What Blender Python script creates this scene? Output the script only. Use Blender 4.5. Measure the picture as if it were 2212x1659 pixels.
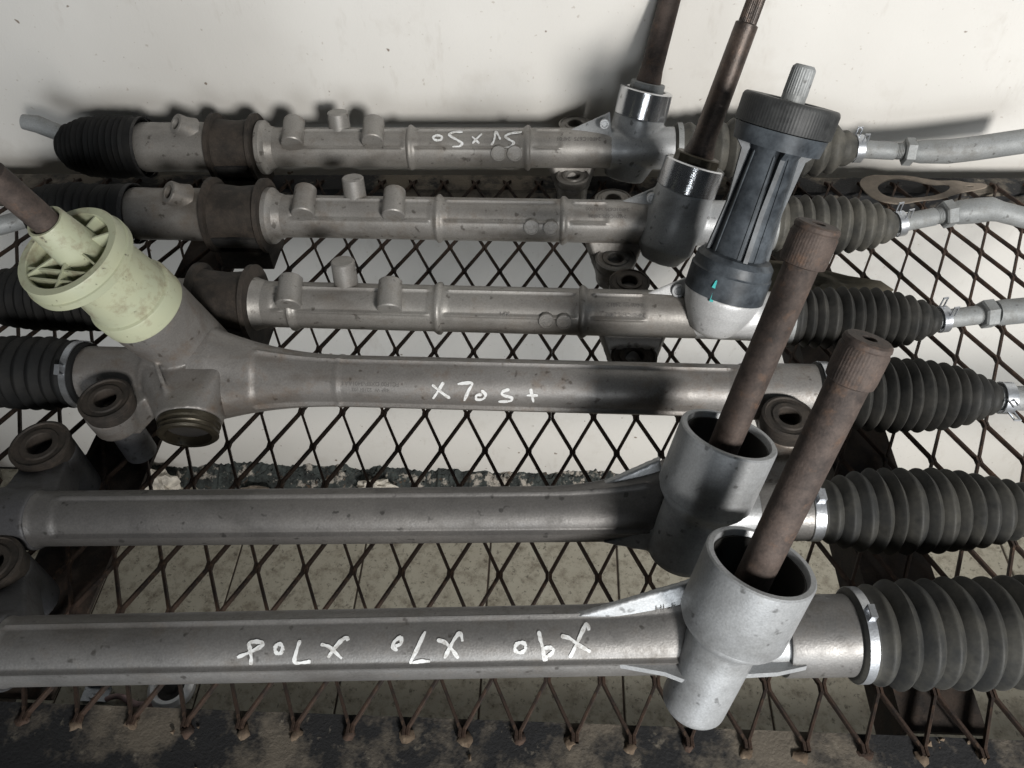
import bpy, bmesh, math, random
import numpy as np
from mathutils import Vector, Matrix
random.seed(4)
rng = np.random.default_rng(7)
for o in list(bpy.data.objects):
    bpy.data.objects.remove(o)
SC = bpy.context.scene
COL = SC.collection
R = math.radians

# ------------------------------------------------------------------ camera
F_PX = 1671.0                                     # focal length for a 2212 px wide picture
TH, YAW, ROLL = R(49.37696), R(4.21206), R(-2.20103)
PITCH = .036                                      # width of one mesh diamond (m)
H = PITCH / .06962383                             # camera height over the shelf
CX, CY = 1106.0, 829.5

def ray(x, y):
    x = (x - CX) / F_PX; y = (CY - y) / F_PX
    c, s = math.cos(ROLL), math.sin(ROLL); x, y = c*x - s*y, s*x + c*y
    Y = math.cos(TH) + y*math.sin(TH); Z = -math.sin(TH) + y*math.cos(TH)
    c, s = math.cos(YAW), math.sin(YAW)
    return np.array([c*x - s*Y, s*x + c*Y, Z])
CAM = np.array([0, 0, H])
AXES = np.stack([ray(CX + F_PX, CY) - ray(CX, CY), ray(CX, CY - F_PX) - ray(CX, CY), -ray(CX, CY)], 1)
def PZ(x, y, z): d = ray(x, y); return CAM + d*(z - H)/d[2]      # measured point at height z
def PY(x, y, Y): d = ray(x, y); return CAM + d*Y/d[1]
def proj(p):
    q = AXES.T @ (np.asarray(p, float) - CAM); return np.array([CX + F_PX*q[0]/-q[2], CY - F_PX*q[1]/-q[2]])
def pxm(p): return F_PX / -(AXES.T @ (np.asarray(p, float) - CAM))[2]   # pixels per metre there

cd = bpy.data.cameras.new('camera'); cam = bpy.data.objects.new('camera', cd); COL.objects.link(cam)
m4 = Matrix.Identity(4)
for i in range(3):
    for j in range(3): m4[i][j] = AXES[i, j]
    m4[i][3] = CAM[i]
cam.matrix_world = m4
cd.sensor_width = 36; cd.lens = 36*F_PX/2212; cd.clip_start = .01; cd.clip_end = 60
SC.camera = cam

# ------------------------------------------------------------------ light
W = bpy.data.worlds.new('World'); SC.world = W; W.use_nodes = True
bg = W.node_tree.nodes['Background']; bg.inputs[0].default_value = (.80, .92, 1.0, 1); bg.inputs[1].default_value = .012
def lamp(name, kind, loc, target, power, color, **kw):
    l = bpy.data.lights.new(name, kind); o = bpy.data.objects.new(name, l); COL.objects.link(o)
    o.location = loc; o.rotation_euler = (Vector(target) - Vector(loc)).to_track_quat('-Z', 'Y').to_euler()
    l.energy = power; l.color = color
    for k, v in kw.items(): setattr(l, k, v)
    return o
# open doorway behind and to the right of the photographer
lamp('doorway_light', 'SPOT', (1.22, -2.05, 1.21), (.50, .80, -.16), 455, (1, .972, .93), shadow_soft_size=.26, spot_size=R(52), spot_blend=1.0)
lamp('doorway_glow', 'AREA', (.35, -4.0, .36), (0, .5, -.25), 98, (.93, .97, 1.0), shape='RECTANGLE', size=2.0, size_y=2.2)
# cool daylight from high on the right
lamp('window_light', 'AREA', (2.3, -.5, 1.9), (.2, .5, 0), 3.4, (.74, .88, 1.0), shape='RECTANGLE', size=.9, size_y=.7)
SC.view_settings.view_transform = 'Standard'; SC.view_settings.look = 'None'
SC.view_settings.exposure = .14; SC.view_settings.gamma = 1; SC.view_settings.use_curve_mapping = False
SC.render.engine = 'CYCLES'
SC.render.resolution_x = 1024; SC.render.resolution_y = 768

# ------------------------------------------------------------------ materials
class NT:
    def __init__(s, name):
        s.m = bpy.data.materials.new(name); s.m.use_nodes = True; s.t = s.m.node_tree; s.b = s.t.nodes['Principled BSDF']
        s.co = s.t.nodes.new('ShaderNodeTexCoord').outputs['Object']
    def n(s, k, **kw):
        o = s.t.nodes.new(k)
        for a, v in kw.items(): setattr(o, a, v)
        return o
    def link(s, a, b): s.t.links.new(a, b)
    def noise(s, scale, detail=4, rough=.6, stretch=None, off=0):
        n = s.n('ShaderNodeTexNoise'); n.inputs['Scale'].default_value = scale; n.inputs['Detail'].default_value = detail
        n.inputs['Roughness'].default_value = rough
        mp = s.n('ShaderNodeMapping'); s.link(s.co, mp.inputs[0]); mp.inputs['Location'].default_value = (off, off*.7, off*1.3)
        if stretch: mp.inputs['Scale'].default_value = stretch
        s.link(mp.outputs[0], n.inputs['Vector']); return n.outputs['Fac']
    def ramp(s, fac, stops):
        r = s.n('ShaderNodeValToRGB'); s.link(fac, r.inputs[0]); e = r.color_ramp.elements
        while len(e) < len(stops): e.new(.5)
        for q, (p, c) in zip(e, stops):
            q.position = p; q.color = (*c, 1) if not isinstance(c, (int, float)) else (c, c, c, 1)
        return r.outputs[0]
    def mix(s, fac, a, b, mode='MIX'):
        m = s.n('ShaderNodeMix', data_type='RGBA', blend_type=mode)
        for sock, v in ((m.inputs[0], fac), (m.inputs[6], a), (m.inputs[7], b)):
            if isinstance(v, (int, float)): sock.default_value = v
            elif isinstance(v, tuple): sock.default_value = (*v, 1)
            else: s.link(v, sock)
        return m.outputs[2]
    def bump(s, fac, strength, dist=.001, nrm=None):
        b = s.n('ShaderNodeBump'); b.inputs['Strength'].default_value = strength; b.inputs['Distance'].default_value = dist
        s.link(fac, b.inputs['Height'])
        if nrm: s.link(nrm, b.inputs['Normal'])
        s.link(b.outputs[0], s.b.inputs['Normal']); return b.outputs[0]
    def set(s, color=None, rough=None, metal=None, spec=None):
        for k, v in (('Base Color', color), ('Roughness', rough), ('Metallic', metal), ('Specular IOR Level', spec)):
            if v is None: continue
            if isinstance(v, (int, float)): s.b.inputs[k].default_value = v
            elif isinstance(v, tuple): s.b.inputs[k].default_value = (*v, 1)
            else: s.link(v, s.b.inputs[k])
        return s.m

def alloy(name, c1, c2, dirt, dirt_amt=.55, metal=.45, off=0.0, rough=(.36, .6)):
    t = NT(name); k = .84 if metal < .5 and not name.startswith(('machined', 'dull', 'cast_aluminium_clean', 'pale')) else 1.0
    c1, c2 = tuple(x*k for x in c1), tuple(x*k for x in c2)
    big = t.noise(11, 3, .65, off=off, stretch=(.6, 1, 1)); fine = t.noise(750, 1, .6, off=off); mid = t.noise(60, 4, .7, off=off+3)
    base = t.mix(t.ramp(big, [(.32, 0), (.62, 1)]), c1, c2)
    base = t.mix(t.ramp(t.noise(19, 4, .7, off=off+1.5, stretch=(.45, 1, 1)), [(.53, 0), (.70, .6)]), base, tuple(x*.68 for x in dirt))
    base = t.mix(t.ramp(mid, [(1-dirt_amt-.02, 0), (1.14-dirt_amt*.7, .9)]), base, dirt)
    base = t.mix(t.ramp(t.noise(130, 2, .5, off=off+5), [(.66, 0), (.73, .65)]), base, tuple(x*.3 for x in dirt))
    base = t.mix(.12, base, t.ramp(fine, [(.25, .0), (.75, 1)]), 'OVERLAY')
    t.bump(fine, .16, .0006, t.bump(mid, .14, .0012))
    return t.set(base, t.ramp(mid, [(.3, rough[0]), (.7, rough[1])]), metal)

def rust(name, c1, c2, c3, off=0.0, rough=.75, metal=.15):
    t = NT(name)
    a = t.noise(45, 6, .7, off=off); f = t.noise(600, 3, .7, off=off)
    base = t.mix(t.ramp(a, [(.38, 0), (.60, 1)]), c1, c2)
    base = t.mix(t.ramp(t.noise(95, 5, .7, off=off+4), [(.55, 0), (.75, .8)]), base, c3)
    base = t.mix(.25, base, t.ramp(f, [(.2, 0), (.8, 1)]), 'OVERLAY')
    t.bump(f, .35, .0008, t.bump(a, .15, .001))
    return t.set(base, rough, metal)

def rubber(name, c, dust, off=0.0, amt=.5, rough=.62):
    t = NT(name)
    a = t.noise(38, 5, .65, off=off, stretch=(1, 1, 1)); f = t.noise(500, 3, .6, off=off)
    base = t.mix(t.ramp(a, [(.88-amt, 0), (1.18-amt, 1)]), c, tuple(x*.95 for x in dust))
    base = t.mix(t.ramp(t.noise(90, 3, .5, off=off+9), [(.60, 0), (.72, .5)]), base, tuple(x*.5 for x in c))
    base = t.mix(.15, base, t.ramp(f, [(.2, 0), (.8, 1)]), 'OVERLAY')
    t.bump(f, .12, .0005)
    return t.set(base, rough, 0, .25)

def plain(name, c, rough=.5, metal=0.0, var=.3, scale=60, bump=.1, off=0.0):
    t = NT(name); a = t.noise(scale, 5, .65, off=off)
    base = t.mix(t.ramp(a, [(.3, 0), (.75, 1)]), tuple(x*(1-var) for x in c), tuple(min(1, x*(1+var*.6)) for x in c))
    t.bump(t.noise(scale*9, 3, .6, off=off), bump, .0006)
    return t.set(base, rough, metal)

M = {}
DUST = (.17, .145, .12)
M['alu1'] = alloy('cast_aluminium_warm', (.33, .318, .298), (.24, .228, .212), DUST, .42, .4)
M['alu2'] = alloy('cast_aluminium_brown', (.31, .30, .285), (.21, .198, .183), (.13, .105, .082), .48, .4, 2.0)
M['alu3'] = alloy('cast_aluminium_mid', (.32, .31, .292), (.24, .228, .213), DUST, .42, .4, 5.0)
M['alu4'] = alloy('cast_aluminium_stained', (.28, .27, .26), (.21, .198, .186), (.14, .10, .07), .46, .4, 7.0)
M['alu5'] = alloy('cast_aluminium_dark', (.225, .215, .205), (.155, .15, .147), (.10, .095, .09), .45, .45, 11.0)
M['alu6'] = alloy('cast_aluminium_grey', (.25, .243, .235), (.18, .176, .172), (.13, .115, .10), .45, .45, 13.0)
M['eye'] = alloy('grimy_cast_iron', (.10, .10, .105), (.07, .07, .075), (.04, .036, .032), .45, .3, 21.0, (.5, .7))
M['alu_clean'] = alloy('cast_aluminium_clean', (.40, .412, .422), (.33, .34, .35), (.24, .238, .232), .36, .35, 17.0)
M['pale'] = alloy('pale_cast_aluminium', (.52, .525, .53), (.44, .445, .45), (.30, .29, .28), .34, .3, 19.0)
M['machined'] = alloy('machined_steel', (.62, .63, .65), (.50, .51, .53), (.34, .33, .31), .22, .85, 3.0, (.12, .2))
M['zinc'] = alloy('zinc_plated_steel', (.55, .57, .60), (.40, .42, .45), (.22, .22, .21), .36, .75, 6.0, (.25, .45))
M['rod'] = alloy('dull_grey_steel', (.30, .31, .312), (.21, .22, .222), (.15, .143, .128), .45, .2, 9.0, (.5, .72))
M['rust_shaft'] = rust('brown_rusty_steel', (.034, .026, .023), (.088, .066, .056), (.135, .080, .052), 1.0)
M['dark_shaft'] = rust('dark_oiled_steel', (.05, .042, .038), (.11, .085, .072), (.17, .12, .095), 4.0, .45, .5)
M['bracket'] = rust('brown_painted_bracket', (.018, .015, .0125), (.044, .035, .028), (.065, .05, .039), 6.0, .75)
M['black_rubber'] = rubber('black_rubber', (.022, .022, .023), (.07, .066, .06), 1.0, .42)
M['boot_a'] = rubber('grey_dusty_rubber', (.045, .045, .042), (.105, .10, .086), 2.0, .50)
M['boot_b'] = rubber('dark_dusty_rubber', (.022, .0225, .022), (.055, .053, .048), 3.0, .50)
M['boot_d'] = rubber('shaded_black_rubber', (.007, .0075, .008), (.016, .0155, .0145), 6.0, .45, .75)  # left boots: the shadow over them is put into this near-black colour
M['boot_c'] = rubber('dusty_rubber', (.028, .029, .029), (.066, .064, .056), 5.0, .50)
M['black_plastic'] = rubber('black_moulded_plastic', (.022, .026, .031), (.085, .098, .112), 8.0, .50, .42)
M['black_cap'] = rubber('black_cap_plastic', (.026, .027, .028), (.056, .058, .058), 9.0, .5, .5)
def mk_paint():
    t = NT('white_marker_paint')
    base = t.mix(t.ramp(t.noise(260, 4, .75), [(.36, 0), (.52, 1)]), (.42, .41, .39), (.68, .69, .69))
    t.bump(t.noise(500, 2), .2, .0004)
    return t.set(base, .5)
M['paint_white'] = mk_paint()
M['teal_mark'] = plain('teal_marker_paint', (.05, .42, .42), .5, 0, .2, 300)
M['stamp_text'] = plain('dark_stamped_print', (.10, .095, .09), .6, 0, .2)
M['hole'] = plain('dark_bore', (.02, .018, .016), .8, 0, .2)
M['olive'] = alloy('olive_zinc_plug', (.075, .064, .044), (.045, .039, .028), (.022, .019, .015), .45, .6, 2.5, (.3, .5))
def mk_cream():
    t = NT('cream_plastic')
    a = t.noise(22, 5, .6); g = t.noise(60, 6, .7, off=3)
    base = t.mix(t.ramp(a, [(.3, 0), (.7, 1)]), (.37, .395, .285), (.42, .425, .29))
    base = t.mix(t.ramp(g, [(.50, 0), (.70, .8)]), base, (.20, .155, .10))
    base = t.mix(t.ramp(t.noise(210, 3, .5, off=6), [(.68, 0), (.75, .8)]), base, (.07, .06, .05))
    t.bump(t.noise(400, 3), .08, .0005)
    return t.set(base, .48)
M['cream'] = mk_cream()
def mk_mesh():
    t = NT('rusty_mesh_steel')
    a = t.noise(60, 5, .7); f = t.noise(700, 3, .7)
    base = t.mix(t.ramp(a, [(.35, 0), (.62, 1)]), (.018, .013, .011), (.060, .034, .022))
    base = t.mix(t.ramp(t.noise(150, 4, .7, off=2), [(.55, 0), (.7, .8)]), base, (.12, .072, .045))
    t.bump(f, .5, .0007)
    return t.set(base, .82, .1)
M['mesh'] = mk_mesh()
def mk_rail():
    t = NT('dusty_black_painted_steel')
    a = t.noise(9, 6, .72, off=1.7); f = t.noise(420, 4, .7)
    dust = t.mix(t.noise(60, 5, .7, off=5), (.085, .073, .058), (.18, .155, .122))
    base = t.mix(t.ramp(a, [(.485, 0), (.575, 1)]), (.014, .0145, .016), dust)
    base = t.mix(t.ramp(t.noise(90, 4, .7, off=9), [(.62, 0), (.72, .6)]), base, (.22, .195, .155))
    t.bump(f, .55, .0012, t.bump(t.noise(40, 5, .6), .35, .003))
    return t.set(base, .85)
M['rail'] = mk_rail()
M['bar'] = rust('dark_brown_angle_iron', (.022, .018, .016), (.05, .036, .028), (.09, .055, .038), 3.0, .8)
def mk_wall():
    t = NT('cream_wall_paint')
    base = t.mix(t.ramp(t.noise(2.2, 4, .6), [(.3, 0), (.7, 1)]), (.63, .615, .585), (.545, .53, .50))
    base = t.mix(t.ramp(t.noise(8, 5, .7, off=4), [(.56, 0), (.78, .40)]), base, (.38, .34, .29))
    base = t.mix(t.ramp(t.noise(30, 4, .75, off=9, stretch=(1, 1, .35)), [(.60, 0), (.75, .25)]), base, (.33, .29, .24))
    base = t.mix(t.ramp(t.noise(75, 2, .4, off=2), [(.745, 0), (.77, .9)]), base, (.16, .12, .09))
    base = t.mix(t.ramp(t.noise(210, 2, .4, off=6), [(.72, 0), (.78, .45)]), base, (.3, .25, .2))
    t.bump(t.noise(330, 3, .7), .18, .001, t.bump(t.noise(14, 3, .6), .2, .004))
    return t.set(base, .65)
M['wall'] = mk_wall()
def mk_tile():
    t = NT('beige_floor_tile')
    base = t.mix(t.ramp(t.noise(7, 6, .65), [(.3, 0), (.7, 1)]), (.36, .345, .285), (.27, .25, .20))
    base = t.mix(t.ramp(t.noise(40, 6, .75, off=3), [(.48, 0), (.66, .8)]), base, (.12, .10, .072))
    base = t.mix(t.ramp(t.noise(110, 4, .7, off=5), [(.57, 0), (.66, .8)]), base, (.06, .05, .037))
    t.bump(t.noise(90, 5, .7), .25, .001)
    return t.set(base, .62)
M['tile'] = mk_tile()
M['grout'] = plain('dark_grout', (.06, .045, .035), .9, 0, .4, 60)
def mk_rubble():
    t = NT('mossy_rubble')
    a = t.noise(50, 5, .7); b_ = t.noise(28, 4, .7, off=4)
    base = t.mix(t.ramp(a, [(.35, 0), (.65, 1)]), (.012, .014, .014), (.055, .066, .063))
    base = t.mix(t.ramp(b_, [(.54, 0), (.61, 1)]), base, (.36, .33, .29))
    base = t.mix(t.ramp(t.noise(60, 4, .7, off=8), [(.6, 0), (.7, .9)]), base, (.10, .06, .035))
    t.bump(t.noise(160, 5, .7), .8, .004)
    return t.set(base, .9)
M['rubble'] = mk_rubble()
M['plaster'] = plain('broken_plaster', (.62, .58, .51), .9, 0, .5, 70, .6)
M['gasket'] = plain('dusty_gasket_sheet', (.21, .175, .14), .7, 0, .45, 50, .3)
M['sheet'] = plain('dusty_olive_sheet', (.24, .21, .155), .75, 0, .5, 38, .4)
M['bright_ring'] = plain('bright_turned_steel', (.74, .75, .77), .3, .3, .1, 60, .05)
M['weld'] = rust('dusty_rust_weld', (.06, .042, .03), (.15, .11, .075), (.26, .21, .15), 5.0, .9)
M['cloth'] = plain('faded_pink_rag', (.28, .20, .20), .9, 0, .5, 60, .5)

# ------------------------------------------------------------------ mesh helpers
def V(*a): return np.array(a, float)
def unit(v): v = np.asarray(v, float); return v/np.linalg.norm(v)
def frame(a, ref=None):
    a = unit(a); ref = V(0, 0, 1) if ref is None else np.asarray(ref, float)
    if abs(a @ unit(ref)) > .95: ref = V(1, 0, 0)
    u = unit(np.cross(ref, a)); return u, np.cross(a, u), a

class MB:
    def __init__(s): s.v = []; s.f = []
    def add(s, vs, fs):
        k = len(s.v); s.v += [tuple(map(float, p)) for p in vs]; s.f += [tuple(i + k for i in f) for f in fs]; return s
    def lathe(s, prof, o, a, n=40, loop=False, rmod=None):
        u, w, a = frame(a); vs = []; rings = []
        for t, r in prof:
            c = np.asarray(o, float) + a*t
            if r < 1e-6: rings.append([len(vs)]); vs.append(c); continue
            ids = []
            for k in range(n):
                th = 2*math.pi*k/n; rr = r if rmod is None else rmod(r, th, t)
                ids.append(len(vs)); vs.append(c + (u*math.cos(th) + w*math.sin(th))*rr)
            rings.append(ids)
        fs = []
        pairs = list(zip(rings, rings[1:])) + ([(rings[-1], rings[0])] if loop else [])
        for A, B in pairs:
            if len(A) == 1 and len(B) == 1: continue
            for k in range(n):
                k2 = (k+1) % n
                if len(A) == 1: fs.append((A[0], B[k2], B[k]))
                elif len(B) == 1: fs.append((A[k], A[k2], B[0]))
                else: fs.append((A[k], A[k2], B[k2], B[k]))
        if not loop:
            if len(rings[0]) > 1: fs.append(tuple(reversed(rings[0])))
            if len(rings[-1]) > 1: fs.append(tuple(rings[-1]))
        return s.add(vs, fs)
    def cyl(s, p0, p1, r0, r1=None, n=32, ch=.0006):
        r1 = r0 if r1 is None else r1; p0 = np.asarray(p0, float); p1 = np.asarray(p1, float); L = np.linalg.norm(p1-p0)
        return s.lathe([(0, 0), (0, r0-ch), (ch, r0), (L-ch, r1), (L, r1-ch), (L, 0)], p0, p1-p0, n)
    def tube(s, pts, radii, n=20):
        pts = [np.asarray(p, float) for p in pts]; vs = []; fs = []; u = None
        if isinstance(radii, (int, float)): radii = [radii]*len(pts)
        for i, p in enumerate(pts):
            d = unit(pts[min(i+1, len(pts)-1)] - pts[max(i-1, 0)])
            if u is None: u, w, _ = frame(d)
            else: u = unit(u - d*(u @ d)); w = np.cross(d, u)
            for k in range(n):
                th = 2*math.pi*k/n; vs.append(p + (u*math.cos(th) + w*math.sin(th))*radii[i])
        for i in range(len(pts)-1):
            for k in range(n):
                k2 = (k+1) % n; fs.append((i*n+k, i*n+k2, (i+1)*n+k2, (i+1)*n+k))
        fs.append(tuple(range(n-1, -1, -1))); fs.append(tuple(range((len(pts)-1)*n, len(pts)*n)))
        return s.add(vs, fs)
    def hull(s, pts):
        b = bmesh.new()
        for p in pts: b.verts.new(tuple(map(float, p)))
        bmesh.ops.convex_hull(b, input=b.verts)
        loose = [v for v in b.verts if not v.link_faces]
        for v in loose: b.verts.remove(v)
        b.verts.index_update(); b.verts.ensure_lookup_table()
        s.add([v.co[:] for v in b.verts], [[v.index for v in f.verts] for f in b.faces]); b.free(); return s
    def box(s, c, sx, sy, sz, ax=None):
        X, Y, Z = (V(1, 0, 0), V(0, 1, 0), V(0, 0, 1)) if ax is None else ax
        vs = [np.asarray(c, float) + X*sx*i + Y*sy*j + Z*sz*k for i in (-.5, .5) for j in (-.5, .5) for k in (-.5, .5)]
        return s.add(vs, [(0, 1, 3, 2), (4, 6, 7, 5), (0, 4, 5, 1), (2, 3, 7, 6), (0, 2, 6, 4), (1, 5, 7, 3)])
    def plate(s, poly, th, nrm=None):
        poly = [np.asarray(p, float) for p in poly]; n = len(poly)
        if nrm is None: nrm = unit(np.cross(poly[1]-poly[0], poly[2]-poly[0]))
        vs = [p + nrm*th/2 for p in poly] + [p - nrm*th/2 for p in poly]
        return s.add(vs, [tuple(range(n)), tuple(range(2*n-1, n-1, -1))] + [(i, n+i, n+(i+1) % n, (i+1) % n) for i in range(n)])
    def grid(s, P, wrap=False, caps=False):
        a, b = P.shape[:2]; vs = P.reshape(-1, 3); fs = []
        for i in range(a-1):
            for j in range(b if wrap else b-1):
                fs.append((i*b+j, i*b+(j+1) % b, (i+1)*b+(j+1) % b, (i+1)*b+j))
        if caps: fs += [tuple(range(b-1, -1, -1)), tuple(range((a-1)*b, a*b))]
        return s.add(vs, fs)

def raw_mesh(name, mb, off=(0, 0, 0)):
    me = bpy.data.meshes.new(name); o = np.asarray(off, float)
    me.from_pydata([tuple(np.asarray(p) - o) for p in mb.v], [], mb.f); me.validate()
    b = bmesh.new(); b.from_mesh(me); bmesh.ops.recalc_face_normals(b, faces=b.faces); b.to_mesh(me); b.free()
    return me
def root_loc(o):
    p = V(0, 0, 0)
    while o is not None: p += np.array(o.location); o = o.parent
    return p
def B(name, mb, mat, parent=None, ang=38, loc=None, label=None):
    off = root_loc(parent) if parent is not None else (V(0, 0, 0) if loc is None else np.asarray(loc, float))
    me = mb if isinstance(mb, bpy.types.Mesh) else raw_mesh(name, mb, off)
    me.polygons.foreach_set('use_smooth', [True]*len(me.polygons)); me.set_sharp_from_angle(angle=R(ang))
    me.materials.clear(); me.materials.append(M[mat]); o = bpy.data.objects.new(name, me); COL.objects.link(o)
    if parent is not None: o.parent = parent
    elif loc is not None: o.location = tuple(loc)
    if label: o['label'] = label
    return o
def tag(o, label, cat, group=None):
    o['label'] = label; o['category'] = cat
    if group: o['group'] = group
    return o
def thing(name, loc, label, cat, group=None):
    o = bpy.data.objects.new(name, None); COL.objects.link(o); o.location = tuple(map(float, loc)); o.empty_display_size = .02
    return tag(o, label, cat, group)
def cast(mb, name, off, voxel=.0012, it=5):
    """union of the pieces with soft foundry fillets"""
    me = raw_mesh(name, mb, off); o = bpy.data.objects.new('tmp', me); COL.objects.link(o)
    r = o.modifiers.new('r', 'REMESH'); r.mode = 'VOXEL'; r.voxel_size = voxel
    sm = o.modifiers.new('s', 'SMOOTH'); sm.factor = .5; sm.iterations = it
    dg = bpy.context.evaluated_depsgraph_get(); out = bpy.data.meshes.new_from_object(o.evaluated_get(dg))
    bpy.data.objects.remove(o); bpy.data.meshes.remove(me); out.name = name; return out
def sstep(x): x = np.clip(x, 0, 1); return x*x*(3-2*x)

class Rack:
    """axis frame of one steering rack; phi is measured from straight up towards the camera side"""
    def __init__(s, a, b, z=.05):
        s.A = PZ(*a, z); s.Bp = PZ(*b, z); s.e1 = unit(s.Bp - s.A)
        s.e3 = unit(V(0, 0, 1) - s.e1*s.e1[2]); s.e2 = np.cross(s.e3, s.e1)
    def at(s, t): return s.A + s.e1*t
    def S(s, px):
        lo, hi = -1.2, 1.8
        for _ in range(50):
            m = (lo+hi)/2
            if proj(s.at(m))[0] < px: lo = m
            else: hi = m
        return lo
    def rad(s, px, at): return px / pxm(s.at(s.S(at)))
    def dir(s, phi): return s.e3*math.cos(phi) - s.e2*math.sin(phi)
    def pt(s, t, phi, r): return s.at(t) + s.dir(phi)*r
    def hit(s, x, y, r):
        d = unit(ray(x, y)); o = CAM - s.A
        dp = d - s.e1*(d @ s.e1); op = o - s.e1*(o @ s.e1)
        a, b, c = dp @ dp, 2*dp @ op, op @ op - r*r; D = b*b - 4*a*c
        k = (-b - math.sqrt(max(D, 0)))/(2*a); p = CAM + d*k - s.A; t = p @ s.e1; q = p - s.e1*t
        return t, math.atan2(-(q @ s.e2), q @ s.e3)

def line_t(P, a, px):
    ts = np.arange(-.3, .5, .0005); q = np.array([proj(P + a*t) for t in ts]); return ts[np.argmin(((q-px)**2).sum(1))]
def pinion_axis(base, z, tip, beta):
    P = PZ(*base, z); best = None
    for g in np.arange(-20, 40, 1.0):
        a = unit(V(math.tan(R(g)), math.tan(R(beta)), 1)); q0 = proj(P); q1 = proj(P + a*.1)
        d = unit(q1-q0); e = abs(d[0]*(tip[1]-q0[1]) - d[1]*(tip[0]-q0[0]))
        if best is None or e < best[0]: best = (e, a)
    return P, best[1]

# ---- parts shared by the racks
def bellows(rk, parent, x0, x1, prof, pleats, mat, depth=.18, n=72, dy=None):
    """pleated dust boot; prof = [(px along the picture, radius in px)]"""
    s0, s1 = rk.S(x0), rk.S(x1)
    xs = np.array([rk.S(p[0]) for p in prof]); rs = np.array([rk.rad(p[1], p[0]) for p in prof])
    if xs[0] > xs[-1]: xs, rs = xs[::-1], rs[::-1]
    per = 12; P = []; N = pleats*per; gb = np.random.default_rng(abs(int(x0*7+x1))); jr = gb.normal(0, .014, pleats+2); jd = gb.uniform(.78, 1.15, pleats+2); jt = gb.normal(0, .07, pleats+2); jt[0] = jt[pleats] = 0; jo = gb.uniform(0, 6.28, pleats+2)
    for i in range(N+1):
        pi_ = i//per; u = (i % per)/per; t = s0 + (s1-s0)*(i/per + jt[pi_]*(1-u) + jt[pi_+1]*u)/pleats; r = np.interp(t, xs, rs)*(1 + jr[pi_]*math.sin(math.pi*u))
        k = min(.95, (1-abs(2*u-1))**.85)/.95
        end = min(1, min(i, N-i)/(per*.9))
        r2 = r*(1 - depth*(1-k)*(.25 + .75*end)*(jd[pi_]*(1-u) + jd[pi_+1]*u))
        c = rk.at(t) + (dy(t) if dy else 0)
        P.append([c + rk.dir(2*math.pi*j/n)*(r2*(1 + .007*math.sin(3*2*math.pi*j/n + i*.11) + .012*math.sin(math.pi*u)*math.sin(2*2*math.pi*j/n + jo[pi_]))) for j in range(n)])
    return B('dust_boot', MB().grid(np.array(P), wrap=True, caps=True), mat, parent, 60)
def cuff(rk, parent, x0, x1, rpx, mat):
    s0, s1 = rk.S(x0), rk.S(x1); r = rk.rad(rpx, x0) - .0003
    return B('boot_cuff', MB().lathe([(0, 0), (0, r-.002), (.0008, r-.0006), (.0025, r+.0012), (.0042, r), (s1-s0, r), (s1-s0, 0)], rk.at(s0), rk.e1, 64), mat, parent, 40)
def clamp(rk, parent, x, wpx, rpx, mat='zinc', ear='crimp', phi=R(20), c=None, ax=None):
    r = rk.rad(rpx, x); w = wpx/pxm(rk.at(rk.S(x))); s = rk.S(x)
    o = rk.at(s) if c is None else c; a = rk.e1 if ax is None else ax; t = .0011
    cl = B('boot_clamp', MB().lathe([(-w/2, r), (w/2, r), (w/2, r+t), (-w/2, r+t)], o, a, 56, loop=True), mat, parent)
    d = rk.dir(phi); tn = np.cross(a, d); mb = MB()
    if ear == 'crimp':
        for k in (-1, 1): mb.box(o + d*(r+.0032) + tn*k*.0035, w*.72, .0011, .0064, (a, tn, d))
        mb.box(o + d*(r+.0066), w*.72, .008, .0011, (a, tn, d))
        B('clamp_ear', mb, mat, cl, 20)
    elif ear == 'spring':
        for k in (-1, 1):
            q = o + tn*k*.006 + a*k*w*.3
            for j in (-1, 1): mb.box(q + d*(r+.004) + a*j*w*.28, w*.14, .001, .0095, (a, tn, d))
            mb.box(q + d*(r+.0088), w*.7, .001, .0016, (a, tn, d))
        B('clamp_ear', mb, mat, cl, 20)
    return cl
def hexnut(o, a, r, L, mb=None):
    mb = mb or MB(); mb.lathe([(0, 0), (0, r*.86), (L*.12, r), (L*.88, r), (L, r*.86), (L, 0)], o, a, 6); return mb
def tie_rod(rk, parent, p0, p1, r, nut_t, pts_out, radii_out, mat='rod'):
    d = unit(p1-p0); L = np.linalg.norm(p1-p0)
    prof = [(0, 0), (0, r), (L*.72, r), (L*.74, r*.86)]
    k = L*.74
    while k < L - .001:
        prof += [(k+.0004, r*.86), (k+.0009, r*.93), (k+.0014, r*.86)]; k += .0015
    prof += [(L, r*.86), (L, 0)]
    o = B('tie_rod', MB().lathe(prof, p0, d, 36), mat, parent)
    nut = B('lock_nut', hexnut(p0 + d*nut_t, d, r*1.55, .011), mat, parent, 25)
    if pts_out: B('outer_tie_rod', MB().tube(pts_out, radii_out, 28), mat, parent, 45)
    return o
def splined_shaft(parent, P, a, prof, mat, spl=None, teeth=36, depth=.05, n=108):
    """profile in metres along a; spl=(t0,t1) carries fine splines"""
    def rm(r, th, t):
        return r*(1 - depth*(.5+.5*math.cos(teeth*th))) if spl and spl[0] <= t <= spl[1] else r
    return B('pinion_shaft', MB().lathe(prof, P, a, n, rmod=rm), mat, parent, 40)
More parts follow.
